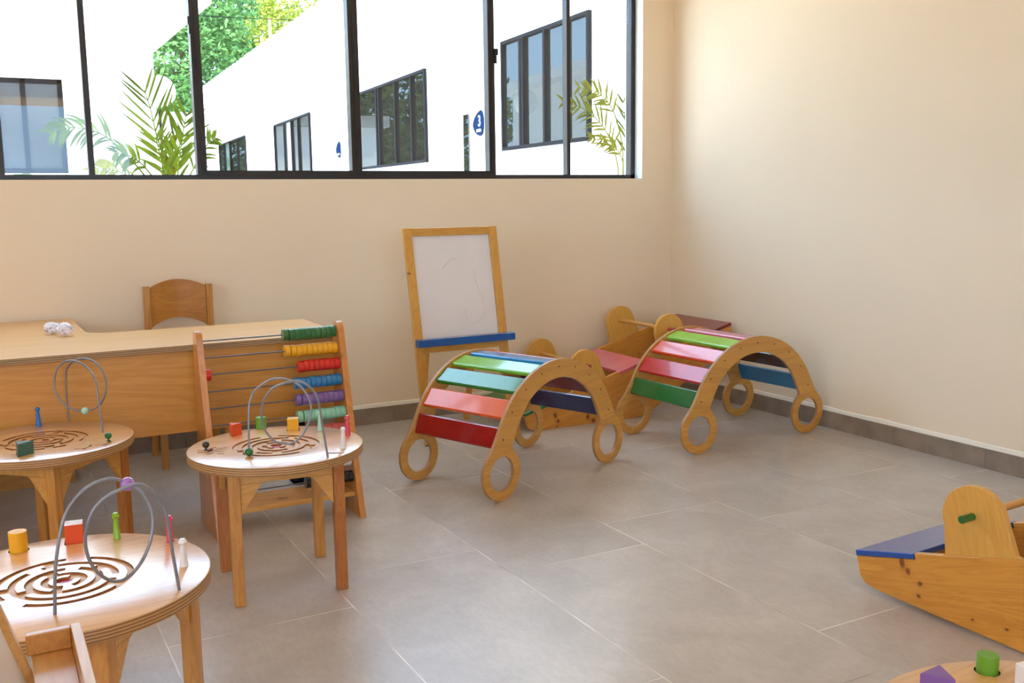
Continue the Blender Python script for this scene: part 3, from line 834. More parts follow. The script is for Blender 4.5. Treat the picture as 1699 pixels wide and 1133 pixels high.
# knobs that ride in the routed insects
for x, y, r, m_, lab in ((0.655, 3.478, 0.0125, 'black', 'black wooden ball sitting on the routed insect at the left rim of a table'),
                         (0.372, 3.806, 0.0125, 'forest', 'dark green wooden ball sitting at the end of the routed trail before the desk')):
    t = thing('track_ball', lab, 'ball', (x, y, 0.5))
    bm = bmesh.new(); sphere(bm, (0, 0, 0.020), r, n=18, m=12); obj('ball', bm, m_, t, 60)
    bm = bmesh.new(); lathe(bm, [(0, 0.0004), (0.0075, 0.0004), (0.0075, 0.003), (0.0035, 0.005), (0.0035, 0.010), (0, 0.010)], 14); obj('foot', bm, m_, t, 40)
# a torn scrap of paper
bm = bmesh.new()
pts = [(-0.030, -0.004), (-0.010, -0.008), (0.012, -0.006), (0.032, -0.001), (0.036, 0.004), (0.015, 0.004), (-0.005, 0.006), (-0.028, 0.005)]
plate(bm, [pts], 0.0, 0.0012, lambda u, v, w: (u, v, w + 0.002 * abs(math.sin(u * 60))))
o = obj('paper_scrap', bm, 'paper', None, 30); o.location = (1.035, 3.205, 0.5006); o.rotation_euler = (0, 0, R(-30))
tag(o, 'torn white scrap of paper lying by the white peg', 'paper')

# ------------------------------------------------------------------ abacus
t = thing('abacus', 'large standing floor abacus with ten rows of coloured discs, leaning by the desk', 'abacus', (0.765, 3.93, 0))
def ab_yz(front_off, z): return front_off + 0.262 * z
prof = [(0.0, 0.0), (0.333, 0.0), (0.296, 0.60)] + [(0.243 + 0.040 * math.cos(R(a)), 0.795 + 0.040 * math.sin(R(a))) for a in range(0, 186, 12)] + [(0.150, 0.56), (0.035, 0.12), (0.006, 0.02)]
AW = 0.632; ath = 0.026
for x0 in (0.0, AW - ath):
    bm = bmesh.new(); plate(bm, [prof], x0, x0 + ath, lambda u, v, w: (w, u, v))
    obj('side_panel', bm, 'pine_abacus', t, 30, 0.004)
bm = boxbm(ath + 0.0005, AW - ath - 0.0005, 0.060, 0.262, 0.085, 0.105)
M['shelf_pine'] = wood('knotty_pine_shelf', 'D6A45E', 'B37732', 0, 0.34, 0.35, 2.4, seed=7, spots=[((0.300, 0.125, 0.105), (0.030, 0.018, 0.02))])
obj('shelf', bm, 'shelf_pine', t, 0, 0.002)
bm = boxbm(ath + 0.0005, AW - ath - 0.0005, 0.262, 0.280, 0.015, 0.085)
rows = [('bead_green', 'dark green', 10, 0), ('bead_yellow', 'yellow', 10, 0), ('bead_red', 'red', 8, 1), ('bead_blue', 'blue', 9, 0), ('bead_purple', 'purple', 9, 0),
        ('bead_mint', 'mint green', 9, 0), ('bead_coral', 'coral red', 9, 0), ('bead_orange', 'orange', 9, 0), ('bead_white', 'white', 9, 0), ('black', 'black', 9, 0)]
bm.free()
disc = bmesh.new()
lathe(disc, [(0.0032, 0.0), (0.0240, 0.0), (0.0255, 0.0013), (0.0255, 0.0213), (0.0240, 0.0226), (0.0032, 0.0226)], 26, Matrix.Rotation(R(90), 4, 'Y'))
disc_me = bpy.data.meshes.new('bead'); bmesh.ops.recalc_face_normals(disc, faces=disc.faces); disc.to_mesh(disc_me); disc.free(); finish(disc_me, 30)
random.seed(8)
for i, (mn, nm, cnt, extra) in enumerate(rows):
    z = 0.790 - 0.069 * i; y = 0.262 * z + 0.045
    bm = bmesh.new(); tube(bm, [(ath + 0.0002, y, z), (AW - ath - 0.0002, y, z)], 0.003, 8)
    rod = obj('rod', bm, 'rod', t, 60); rod['label'] = 'steel rod carrying %s discs' % nm
    me = disc_me.copy(); me.materials.append(M[mn])
    xs = [AW - ath - 0.0245 - k * 0.0232 for k in range(cnt)] + ([ath + 0.002] if extra else [])
    if i in (0, 1, 4, 5): xs[-1] -= 0.003
    for x in xs:
        b = bpy.data.objects.new('bead', me); link(b); b.parent = rod
        b.location = (x, y + random.uniform(-0.0016, 0.0016), z - 0.0004 + random.uniform(-0.0018, 0.0012))
        b['label'] = nm + ' disc'
for z in (0.79,):
    bm = bmesh.new(); tube(bm, [(AW + 0.0002, 0.262 * z + 0.045, z), (AW + 0.010, 0.262 * z + 0.045, z)], 0.008, 12)
    o = obj('plug', bm, 'dowel', t, 40)

# ------------------------------------------------------------------ desk with a return
t = thing('desk', 'big L-shaped plywood teacher desk with a deep front panel under the window', 'desk', (0, 0, 0))
fil = [(0.53 - 0.0 - 0.11 * math.sin(R(a)), 4.985 - 0.11 * math.cos(R(a))) for a in range(0, 91, 15)]
outl = [(-1.25, 4.245), (1.425, 4.245), (1.435, 4.873)] + fil + [(0.410, 5.60), (-1.25, 5.60)]
bm = bmesh.new(); plate(bm, [outl], 0.745, 0.770, lambda u, v, w: (u, v, w), 0, 1)
obj('desktop', bm, ['ply_desk', 'desk_edge'], t, 30, 0.002)
obj('front_panel', boxbm(-1.22, 1.395, 4.276, 4.293, 0.392, 0.7445), 'ply_panel', t, 0, 0.001)
obj('end_panel', boxbm(1.345, 1.363, 4.2945, 4.82, 0.392, 0.7445), 'ply_panel', t, 0, 0.001)
bm = boxbm(1.30, 1.34, 4.60, 4.64, 0.02, 0.7445); box(bm, 1.27, 1.37, 4.57, 4.67, 0.0, 0.02)
o = obj('leg', bm, 'ext_frame', t, 0, 0.002); o['label'] = 'grey metal leg'
obj('cabinet', boxbm(-1.22, 0.345, 5.20, 5.58, 0.0, 0.7445), 'ply_panel', t, 0, 0.001)
bm = boxbm(0.3455, 0.352, 5.22, 5.56, 0.05, 0.70); o = obj('black_strip', bm, 'rubber', t, 0); o['label'] = 'black edge strip'  # thin black strip between the cabinet and its side
bm = boxbm(0.3525, 0.385, 5.205, 5.575, 0.055, 0.7445); obj('cabinet_side', bm, 'ply_panel', t, 0, 0.001)
bm = boxbm(-1.22, -1.20, 4.2945, 5.19, 0.0, 0.7445); obj('end_panel', bm, 'ply_panel', t, 0, 0.001)

# ------------------------------------------------------------------ chair behind the desk
t = thing('wooden_chair', 'wooden chair with a curved plywood backrest, behind the desk against the wall', 'chair', (0, 0, 0))
for x in (0.775, 1.100):
    bm = bmesh.new(); beam(bm, (x, 5.545, 0.0), (x, 5.515, 0.42), 0.034, 0.034, (0, 1, 0)); beam(bm, (x, 5.515, 0.42), (x, 5.50, 0.925), 0.034, 0.028, (0, 1, 0))
    obj('back_post', bm, 'pine_leg', t, 0, 0.002)
    bm = bmesh.new(); beam(bm, (x, 5.215, 0.0), (x, 5.215, 0.42), 0.036, 0.036, (0, 1, 0)); obj('leg', bm, 'pine_leg', t, 0, 0.002)
bm = bmesh.new(); topc = []; botc = []
n = 20
for i in range(n + 1):
    f = i / n; x = 0.793 + (1.082 - 0.793) * f
    zt = 0.915 + 0.040 * math.sin(PI * f) ** 0.8; zb = 0.700 + 0.048 * math.sin(PI * f) ** 0.8
    topc.append((x, zt)); botc.append((x, zb))
loop = botc + topc[::-1]
def chair_to3(u, v, w):
    f = (u - 0.793) / 0.289
    return (u, 5.512 + 0.030 * math.sin(PI * max(0, min(1, f))) + w - (v - 0.7) * 0.04, v)
plate(bm, [loop], -0.006, 0.006, chair_to3)
obj('backrest', bm, 'chair_ply', t, 30, 0.001)
obj('seat', boxbm(0.755, 1.120, 5.185, 5.495, 0.4205, 0.438), 'chair_ply', t, 0, 0.004)
for x in (0.775, 1.100):
    bm = bmesh.new(); beam(bm, (x, 5.2335, 0.39), (x, 5.495, 0.39), 0.02, 0.045); obj('rail', bm, 'pine_leg', t, 0)

# ------------------------------------------------------------------ crumpled paper balls on the desk
def crumple(x, y, r, seed, lab, sx=1.0):
    bm = bmesh.new(); bmesh.ops.create_icosphere(bm, subdivisions=4, radius=r)
    off = Vector((seed * 7.3, seed * 3.1, seed))
    for v in bm.verts:
        d = v.co.normalized()
        k = noise.voronoi(d * 2.1 + off)[0]
        a = (k[1] - k[0]) * 0.42 + noise.noise(d * 3.0 + off) * 0.22 + noise.noise(d * 9.0 + off) * 0.07
        v.co = d * r * (0.80 + a); v.co.x *= sx; v.co.z *= 0.86
    zmin = min(v.co.z for v in bm.verts)
    for v in bm.verts:
        v.co.z = max(v.co.z - zmin, 0.0)
    o = obj('crumpled_paper', bm, 'crumple', None, 22); o.location = (x, y, 0.7705); tag(o, lab, 'paper ball')
crumple(0.280, 4.965, 0.033, 1, 'crumpled white printed paper ball on the desk, the rear left one', 1.1)
crumple(0.326, 4.860, 0.034, 2, 'crumpled white printed paper ball on the desk, the nearer right one', 1.15)

# ------------------------------------------------------------------ whiteboard easels
t = thing('easel', 'pine easel with a whiteboard and a blue tray, by the window wall', 'easel', (2.115, 4.94, 0))
def front(x, z, off=0.0):      # the leaning front plane
    return Vector((x - 0.031 * z, 0.133 * z + off, z))
for x0, x1 in ((0.026, 0.026), (0.557, 0.557)):
    bm = bmesh.new(); beam(bm, front(x0, 0.006), front(x1, 1.205), 0.050, 0.022, (0, 1, 0)); obj('front_leg', bm, 'easel_wood', t, 0, 0.002)
    bm = bmesh.new(); beam(bm, front(x0, 0.0), front(x1, 0.0055), 0.044, 0.020, (0, 1, 0)); obj('foot', bm, 'rubber', t, 0)
    xr = x0 + (0.165 if x0 < 0.2 else -0.06)
    bm = bmesh.new(); beam(bm, (xr, 0.50, 0.0), (xr - 0.02, 0.190, 1.13), 0.022, 0.045, (0, 1, 0)); obj('rear_leg', bm, 'easel_wood', t, 0, 0.002)
for z in (1.182, 0.535):
    bm = bmesh.new(); beam(bm, front(0.0515, z), front(0.5315, z), 0.022, 0.045, (0, 0, 1)); obj('rail', bm, 'easel_x', t, 0, 0.002)
bm = bmesh.new(); beam(bm, front(0.0515, 0.861, 0.004), front(0.5315, 0.861, 0.004), 0.006, 0.5965, (0, 0.132, 0.991))
bmesh.ops.delete(bm, geom=bm.verts[:], context='VERTS')
q = [front(0.0515, 0.5585, 0.002), front(0.5315, 0.5585, 0.002), front(0.5315, 1.1590, 0.002), front(0.0515, 1.1590, 0.002)]
vv = [bm.verts.new(p) for p in q] + [bm.verts.new(p + Vector((0, 0.006, -0.0008))) for p in q]
for a in ((0, 1, 2, 3), (7, 6, 5, 4), (0, 4, 5, 1), (1, 5, 6, 2), (2, 6, 7, 3), (3, 7, 4, 0)): bm.faces.new([vv[i] for i in a])
wbrd = obj('whiteboard', bm, 'white_board', t, 0)
# faint grey pen scribble left on the board
sc = [(0.22, 0.98), (0.27, 1.02), (0.30, 1.03), (0.315, 1.02)]
sc2 = [(0.415, 0.97), (0.42, 0.90), (0.435, 0.84), (0.455, 0.79), (0.462, 0.73), (0.44, 0.69), (0.40, 0.665), (0.365, 0.66), (0.34, 0.69), (0.335, 0.74)]
M['pen'] = plain('faint_grey_pen', 'DCD5D2', 0.5, vary=0.02)
for s2 in (sc, sc2):
    bm = bmesh.new(); tube(bm, smooth_path([front(a, b, 0.0012) for a, b in s2], 5), 0.0014, 5); o = obj('pen_mark', bm, 'pen', wbrd, 0); o['label'] = 'faint grey pen mark'
bm = bmesh.new()
box(bm, -0.005, 0.600, -0.052, 0.0, 0, 0.042)
o = obj('tray', bm, 'blue_tray', t, 0, 0.003); o.location = (-0.010, 0.0665, 0.553); o['label'] = 'glossy blue tray'

t = thing('easel', 'easel at the bottom left corner with an open wooden tray and whiteboard', 'easel', (0.012, 1.83, 0), R(-90))
# local x runs toward the viewer, local y toward the room's right
def f2(x, z, off=0.0): return Vector((x, off - 0.30 * (z - 0.60), z))
for x in (0.014, 0.60):
    bm = bmesh.new(); beam(bm, f2(x, 0.0, -0.012), f2(x, 1.18, -0.012), 0.030, 0.028, (0, 1, 0)); obj('front_leg', bm, 'easel_y', t, 0, 0.002)
    bm = bmesh.new(); beam(bm, (x, -0.62, 0.0), (x, -0.215, 1.16), 0.030, 0.024, (0, 1, 0)); obj('rear_leg', bm, 'easel_wood', t, 0, 0.002)
bm = bmesh.new(); beam(bm, f2(0.030, 1.16, -0.012), f2(0.584, 1.16, -0.012), 0.022, 0.045, (0, 0, 1)); obj('rail', bm, 'easel_x', t, 0, 0.002)
q = [f2(0.030, 0.50, -0.010), f2(0.584, 0.50, -0.010), f2(0.584, 1.135, -0.010), f2(0.030, 1.135, -0.010)]
bm = bmesh.new(); vv = [bm.verts.new(p) for p in q] + [bm.verts.new(p + Vector((0, -0.006, -0.002))) for p in q]
for a in ((0, 1, 2, 3), (7, 6, 5, 4), (0, 4, 5, 1), (1, 5, 6, 2), (2, 6, 7, 3), (3, 7, 4, 0)): bm.faces.new([vv[i] for i in a])
obj('whiteboard', bm, 'white_board', t, 0)
tr = obj('tray', boxbm(-0.018, 0.62, 0.016, 0.082, 0.572, 0.580), 'easel_y', t, 0, 0.001); tr['label'] = 'open wooden tray'
obj('tray_board', boxbm(-0.018, 0.62, 0.0825, 0.100, 0.560, 0.620), 'easel_y', tr, 0, 0.003)
obj('tray_board', boxbm(-0.018, -0.002, 0.010, 0.082, 0.5805, 0.618), 'pine_x', tr, 0, 0.002)
obj('tray_board', boxbm(0.604, 0.62, 0.016, 0.082, 0.5805, 0.618), 'pine_x', tr, 0, 0.002)

# ------------------------------------------------------------------ outside: ground, wings, roofs
struct('ground', boxbm(-40, 60, BW + TH, 90, -0.4, -0.02), 'white_render', label='pale paved courtyard outside the window', cat='ground')
M['ochre'] = plain('ochre_bounce_paving', 'D29E5C', 0.8, vary=0.1, scale=2)  # ochre chosen so sunlight bounces warm fill into the room
struct('ground', boxbm(-60, 60, -40, BW + TH - 0.001, -0.5, -0.13), 'ochre', label='added unseen ochre ground bouncing warm light into the classroom', cat='ground')
struct('added_sky_block_left', boxbm(LW - TH - 1.6, LW - TH - 0.001, -2.7, 5.0, 2.75, 2.85), 'ceiling')  # unseen slab added to keep sky out of the left opening
struct('added_sky_block_rear', boxbm(-3.2, 4.5, FW_ - TH - 1.6, FW_ - TH - 0.001, 2.75, 2.85), 'ceiling')  # unseen slab added to keep sky out of the rear opening
# right wing: a long wall running away, its own frame: s along, w outwards
S0 = Vector((4.945, 9.263, 0)); SD = Vector((math.sin(R(4.1)), math.cos(R(4.1)), 0)); SN = Vector((-SD.y, SD.x, 0))
def sw(s, w, z): return S0 + SD * s + SN * w + Vector((0, 0, z))
def sbox(bm, s0, s1, w0, w1, z0, z1, mat=0):
    vs_ = [bm.verts.new(sw(s, w, z)) for z in (z0, z1) for w in (w0, w1) for s in (s0, s1)]
    for q in ((0, 2, 3, 1), (4, 5, 7, 6), (0, 1, 5, 4), (2, 6, 7, 3), (0, 4, 6, 2), (1, 3, 7, 5)):
        bm.faces.new([vs_[i] for i in q]).material_index = mat
wing = thing('school_wing', 'long white school wing with dark windows, seen through the window', 'building', (0, 0, 0))
bm = bmesh.new(); plate(bm, [[(-3.1, -0.4), (23.5, -0.4), (23.5, 4.645), (0, 4.365), (-3.1, 4.365)]], -4.0, 0.0, lambda u, v, w: sw(u, w, v)); obj('wall', bm, 'white_render', wing, 0)
# corrugated eave: stepped edge
M['roof'] = plain('white_roof_sheet', 'F4F3F0', 0.6, vary=0.03)
bm = bmesh.new(); rows_ = []
ns = 27 * 10
for i in range(ns + 1):
    s = -3.1 + 26.7 * i / ns
    ph = (s / 0.55) % 1.0; z = 4.47 + 0.085 * (1 if ph < 0.5 else 0) + max(0, s) * 0.012
    rows_.append([bm.verts.new(sw(s, 0.14, z - 0.10)), bm.verts.new(sw(s, 0.14, z)), bm.verts.new(sw(s, -4.0, z + 1.3)), bm.verts.new(sw(s, -4.0, z + 1.2))])
for a, b in zip(rows_, rows_[1:]):
    for k in range(4): bm.faces.new((a[k], a[(k + 1) % 4], b[(k + 1) % 4], b[k]))
bm.faces.new(rows_[0]); bm.faces.new(rows_[-1][::-1])
obj('roof', bm, M['roof'], wing, 0)
def wing_window(s0, s1, z0, z1, mull, pane='ext_glass'):
    bm = bmesh.new(); f = 0.035
    sbox(bm, s0, s1, 0.001, 0.04, z0, z0 + f); sbox(bm, s0, s1, 0.001, 0.04, z1 - f, z1)
    sbox(bm, s0, s0 + f, 0.001, 0.04, z0 + f, z1 - f); sbox(bm, s1 - f, s1, 0.001, 0.04, z0 + f, z1 - f)
    for m_ in mull: sbox(bm, m_ - 0.02, m_ + 0.02, 0.001, 0.045, z0 + f, z1 - f)
    w_ = obj('window', bm, 'ext_frame', wing, 0)
    xs = [s0 + f] + sorted(mull) + [s1 - f]
    for i_, (a, b) in enumerate(zip(xs, xs[1:])):
        bm = bmesh.new(); sbox(bm, a + 0.02, b - 0.02, 0.002, 0.012, z0 + f, z1 - f)
        open_ = (len(mull) > 2 and i_ == len(xs) - 3)
        obj('pane', bm, 'grey_glass' if open_ else pane, w_, 0)
wing_window(-1.90, -0.03, 1.855, 2.955, [-0.56, -0.50, -1.04, -1.47])
wing_window(2.33, 5.45, 1.83, 2.98, [2.86, 3.55, 4.30, 4.42])
wing_window(8.65, 11.95, 1.88, 2.97, [9.6, 10.2, 10.9])
wing_window(15.6, 20.0, 1.90, 2.99, [16.8, 18.0, 19.0])
bm = bmesh.new(); sbox(bm, 0.93, 1.09, 0.001, 0.02, 0.9, 2.31); o = obj('narrow_window', bm, 'ext_glass', wing, 0); o['label'] = 'slim upright glass strip'
# neighbouring left wing: wall facing the window, deep flat eave above
lw = thing('school_wing', 'white wing at the left outside the window, with a grey window and flat overhanging eave', 'building', (0, 0, 0))
obj('wall', boxbm(-9, 1.93, 12.0, 17.0, -0.4, 3.27), 'white_render', lw, 0)
obj('eave_slab', boxbm(-9, 2.20, 10.1, 17.4, 3.271, 3.42), 'white_render', lw, 0)
bm = bmesh.new(); z0, z1, x0, x1, f = 1.70, 2.70, -1.4, 0.965, 0.05
for (a, b, c, d) in ((x0, x1, z0, z0 + f), (x0, x1, z1 - f, z1), (x0, x0 + f, z0, z1), (x1 - f, x1, z0, z1), (0.55, 0.60, z0, z1), (0.30, 0.345, z0, z1), (-0.5, -0.45, z0, z1)):
    box(bm, a, b, 11.955, 11.999, c, d)
w_ = obj('window', bm, 'ext_frame', lw, 0)
for a, b in ((x0 + f, -0.5), (-0.45, 0.30), (0.345, 0.55), (0.60, x1 - f)):
    obj('pane', boxbm(a, b, 11.985, 11.995, z0 + f, z1 - f), 'grey_glass', w_, 0)
# round room sign
def room_sign(s, z, sc_, digit, lab):
    t = thing('room_sign', lab, 'sign', sw(s, 0.0015, z), math.atan2(-SD.y, -SD.x))
    # local x runs toward the viewer along the wall (reading direction), local y into the wall
    bm = bmesh.new()
    raw = [(375, 258), (392, 285), (405, 340), (408, 400), (407, 460), (400, 520), (388, 558), (368, 573), (340, 566), (300, 532), (272, 478), (262, 430), (268, 385), (290, 335), (320, 292), (350, 266)]
    raw = smooth_path([((x - 338) * 0.00205 * sc_, (418 - y) * 0.00087 * sc_, 0) for x, y in raw + raw[:1]], 3)[:-1]
    pts = [(p.x, p.y) for p in raw]
    plate(bm, [pts], -0.014, 0.0, lambda u, v, w: (u, w, v))
    M.setdefault('sign_blue', plain('slate_blue_sign', '08203E', 0.95, spec=0.0))
    M.setdefault('sign_white', plain('sign_lettering', 'FFFFFF', 0.5))
    obj('plate', bm, 'sign_blue', t, 30)
    for body, size, dx, dz, w_ in digit:
        cu = bpy.data.curves.new('lettering', 'FONT'); cu.body = body; cu.size = size; cu.extrude = 0.001; cu.align_x = 'CENTER'; cu.align_y = 'CENTER'; cu.offset = w_
        cu.materials.append(M['sign_white'])
        tmp = bpy.data.objects.new('lettering', cu); link(tmp)
        bpy.context.view_layer.update()
        me = bpy.data.meshes.new_from_object(tmp); C.objects.unlink(tmp); bpy.data.objects.remove(tmp)
        me.transform(Matrix.Translation((dx, -0.0155, dz)) @ Matrix.Rotation(R(90), 4, 'X'))
        o = bpy.data.objects.new('lettering', me); link(o); o.parent = t; o['label'] = 'white lettering ' + body
    return t
room_sign(0.655, 2.185, 1.0, [('3', 0.165, 0.040, 0.020, 0.0015), ('SALÓN', 0.040, 0.020, -0.078, 0.0006)], 'rounded blue room sign with a white 3 on the white wing outside')
room_sign(6.72, 2.20, 0.95, [('SALÓN', 0.040, 0.020, -0.078, 0.0006)], 'small distant blue room sign further along the white wing')
# far low building, round dish, poles with a wire
fb = thing('low_building', 'distant low building with a grey tiled roof between the two wings', 'building', (0, 0, 0))
obj('wall', boxbm(2.4, 5.4, 26, 29, -0.4, 3.30), 'white_render', fb, 0)
bm = bmesh.new(); plate(bm, [[(2.2, 3.30), (5.6, 3.30), (5.6, 3.58), (2.2, 3.58)]], 25.7, 29.3, lambda u, v, w: (u, w, v))
obj('roof', bm, plain('weathered_grey_roof', 'B9B4AE', 0.7, vary=0.25, scale=6), fb, 0)
dish = thing('round_dish', 'white round dish on a mast behind the eave of the left wing', 'dish', (2.47, 15.0, 2.93))
bm = bmesh.new(); lathe(bm, [(0, 0.0), (0.10, 0.006), (0.17, 0.025), (0.215, 0.055), (0.22, 0.045), (0.17, 0.015), (0.10, -0.004), (0, -0.010)], 32, Matrix.Rotation(R(90), 4, 'X'))
obj('bowl', bm, 'white_render', dish, 60)
bm = bmesh.new(); tube(bm, [(0, 0.014, 0), (0, 0.06, -0.04), (0, 0.06, -3.33)], 0.02, 8); obj('mast', bm, 'ext_frame', dish, 40)
M['pole'] = plain('rusty_pole', 'B07A5E', 0.7, vary=0.2)
for (x, y, zt, lab) in ((9.29, 34.0, 7.46, 'thin rusty pole rising behind the wing roof, the right one'), (9.25, 35.0, 7.0, 'thin rusty pole rising behind the wing roof, the left one')):
    o = obj('utility_pole', boxbm(-0.04, 0.04, -0.04, 0.04, -0.4, zt), M['pole'], None, 0); o.location = (x, y, 0); tag(o, lab, 'pole')
bm = bmesh.new(); tube(bm, [(-2, 33.9, 7.6), (4, 33.9, 7.28), (9.29, 33.9, 7.42), (14, 33.9, 7.62), (22, 33.9, 8.2)], 0.012, 5)
tag(obj('overhead_wire', bm, 'ext_frame', None, 40), 'thin overhead wire crossing in front of the trees', 'wire')

# ------------------------------------------------------------------ trees
def leaf_mat(name, c1, c2):
    t = NT(name)
    v = t.noise(t.coords(), 1.3, 4, 0.7)
    t.l(t.ramp(v, [(0.3, lin(c1)), (0.7, lin(c2))]), t.b.inputs['Base Color'])
    t.pset(rough=0.7, spec=0.08)
    return t.m
M['leaf_dark'] = leaf_mat('broad_leaf_green', '345A2C', '6C9450')
M['leaf_yellow'] = leaf_mat('young_leaf_yellow_green', '6A7C26', 'A4AA44')
M['leaf_mid'] = leaf_mat('mid_leaf_green', '2E4C22', '5E7A34')
M['bark'] = plain('tree_bark', '6A4E38', 0.8, vary=0.2)
def tree(label, loc, blobs, n, size, mat_, trunk_h, seed):
    t = thing('leafy_tree', label, 'tree', loc, 0.0, None)
    rnd = random.Random(seed); bm = bmesh.new()
    tot = sum(b[3] ** 2 for b in blobs)
    for bx_, by_, bz_, br in blobs:
        for _ in range(int(n * br * br / tot)):
            d = Vector((rnd.gauss(0, 1), rnd.gauss(0, 1), rnd.gauss(0, 1))).normalized()
            rr = br * (rnd.uniform(0.55, 1.0) ** 0.5) * (1 + 0.22 * noise.noise(d * 2.3 + Vector((seed, bx_, bz_))))
            p = Vector((bx_, by_, bz_)) + d * rr
            u = Vector((rnd.gauss(0, 1), rnd.gauss(0, 1), rnd.gauss(0, 0.6))).normalized(); nrm = (d * 0.6 + Vector((rnd.uniform(-1, 1), rnd.uniform(-1, 1), rnd.uniform(0, 1)))).normalized()
            w = nrm.cross(u)
            if w.length < 1e-3: continue
            w.normalize(); s = size * rnd.uniform(0.6, 1.3)
            a = p - u * s; b = p + w * s * 0.42 + nrm * s * 0.12; c = p + u * s; e = p - w * s * 0.42 + nrm * s * 0.12
            bm.faces.new([bm.verts.new(x) for x in (a, b, c, e)])
    obj('foliage', bm, mat_, t, 0, normals=False)
    bm = bmesh.new(); tube(bm, [(0, 0, 0), (0.1, 0, trunk_h * 0.5), (-0.1, 0.1, trunk_h)], [0.28, 0.22, 0.14], 8)
    for bx_, by_, bz_, br in blobs: tube(bm, [(0, 0, trunk_h * 0.6), (bx_ * 0.5, by_ * 0.5, (trunk_h * 0.6 + bz_) / 2), (bx_, by_, bz_)], [0.12, 0.08, 0.04], 6)
    obj('trunk', bm, 'bark', t, 60)
tree('large dark green tree filling the gap behind the left wing', (6.8, 38, -0.4), [(0, 0, 6.6, 3.1), (-1.9, 0.4, 4.9, 2.3), (1.8, -0.3, 5.2, 2.3), (0.5, 0, 9.4, 2.6)], 24000, 0.125, 'leaf_dark', 5.0, 1)
tree('bright yellow green tree behind the wing roof', (15.2, 45, -0.4), [(0, 0, 9.6, 3.3), (-2.6, 0, 8.4, 2.2), (2.2, 0, 11.4, 2.7)], 17000, 0.125, 'leaf_yellow', 5.5, 2)
tree('mid green tree to the left, mostly hidden behind the left wing', (-1.6, 38, -0.4), [(0, 0, 6.0, 3.0), (1.8, 0.0, 4.2, 2.0), (-2.0, 0, 5.0, 2.4)], 6000, 0.22, 'leaf_mid', 5.0, 3)
tree('tall deep green tree behind the pole with gaps of sky', (12.6, 53, -0.4), [(-0.8, 0, 12.3, 3.0), (-1.5, 0, 8.6, 2.8), (2.0, 0, 7.6, 2.8)], 9000, 0.2, 'leaf_dark', 7.5, 4)

# ------------------------------------------------------------------ areca palms outside the window
M['frond'] = leaf_mat('palm_leaflet_green', '2A3A06', '52640C')
M['frond_y'] = leaf_mat('palm_leaflet_yellow', '444C08', '74740E')
M['cane'] = plain('palm_cane', '6A7030', 0.6)
def frond(parent, pts, nl, ll, mat_, droop=0.3, spread=0.75, side=(1, 0, 0), width=0.0095, seed=0, start=0.25):
    rnd = random.Random(seed)
    P3 = smooth_path(pts, 6); n = len(P3)
    bm = bmesh.new(); tube(bm, P3, [0.006 * (1 - 0.75 * i / (n - 1)) + 0.0012 for i in range(n)], 6)
    S = Vector(side).normalized()
    for k in range(nl):
        f = start + (1 - start) * (k + 0.5) / nl
        i = min(n - 2, int(f * (n - 1))); p = P3[i]; tg = (P3[i + 1] - P3[i]).normalized()
        for sg in (-1, 1):
            L = ll * (math.sin(PI * (0.18 + 0.72 * f)) ** 0.7) * rnd.uniform(0.85, 1.12)
            sd = (S - tg * S.dot(tg)).normalized()
            d = (tg * (1 - spread * 0.55) + sd * sg * spread + Vector((rnd.uniform(-.06, .06), rnd.uniform(-.3, .3), 0))).normalized()
            prev = None; q = p.copy(); wd = width * rnd.uniform(0.8, 1.2)
            up = d.cross(Vector((0, 1, 0.2))).normalized()
            for j in range(6):
                h = [0.35, 0.9, 1.0, 0.8, 0.45, 0.02][j] * wd
                cur = (bm.verts.new(q + up * h), bm.verts.new(q - up * h))
                if prev: bm.faces.new((prev[0], prev[1], cur[1], cur[0]))
                prev = cur
                q = q + d * (L / 5)
                d = (d + Vector((0, 0, -droop * 0.22))).normalized()
                up = d.cross(Vector((0, 1, 0.2))).normalized()
    return obj('frond', bm, mat_, parent, 0, normals=False)
p1 = thing('areca_palm', 'tall areca palm with upright V-shaped fronds outside the left panes', 'palm', (1.20, 7.0, -0.02))
def L1(*q): return [(x - 1.20, y - 7.0, z + 0.02) for x, y, z in q]
frond(p1, L1((1.20, 7.0, 0.9), (1.18, 7.0, 1.55), (1.12, 7.0, 1.80), (1.09, 7.0, 1.98), (1.05, 7.0, 2.13)), 6, 0.40, 'frond', 0.05, 0.50, seed=1, start=0.42)
frond(p1, L1((1.22, 7.05, 0.9), (1.22, 7.05, 1.55), (1.29, 7.05, 1.80), (1.33, 7.05, 1.97)), 6, 0.30, 'frond', 0.1, 0.55, seed=2, start=0.5)
frond(p1, L1((1.18, 6.95, 0.9), (1.17, 6.95, 1.45), (1.13, 6.95, 1.65), (1.10, 6.95, 1.80)), 8, 0.24, 'frond', 0.3, 0.55, seed=3, start=0.45)
frond(p1, L1((1.22, 6.92, 0.9), (1.22, 6.92, 1.45), (1.24, 6.92, 1.65), (1.28, 6.92, 1.82)), 9, 0.22, 'frond', 0.2, 0.45, seed=4, start=0.4)
frond(p1, L1((1.21, 7.0, 0.9), (1.20, 7.0, 1.4), (1.20, 7.0, 1.60), (1.19, 7.0, 1.78)), 9, 0.20, 'frond_y', 0.2, 0.4, seed=5, start=0.4)
frond(p1, L1((1.23, 7.0, 0.9), (1.27, 7.0, 1.4), (1.36, 7.0, 1.62), (1.45, 7.0, 1.76), (1.50, 7.0, 1.80)), 8, 0.14, 'frond', 0.6, 0.6, seed=6, start=0.45)
bm = bmesh.new()
for dx in (-0.03, 0.0, 0.03): tube(bm, [(dx, 0, 0), (dx * 0.8, 0, 0.5), (dx * 0.6, 0, 1.0)], [0.025, 0.02, 0.012], 8)
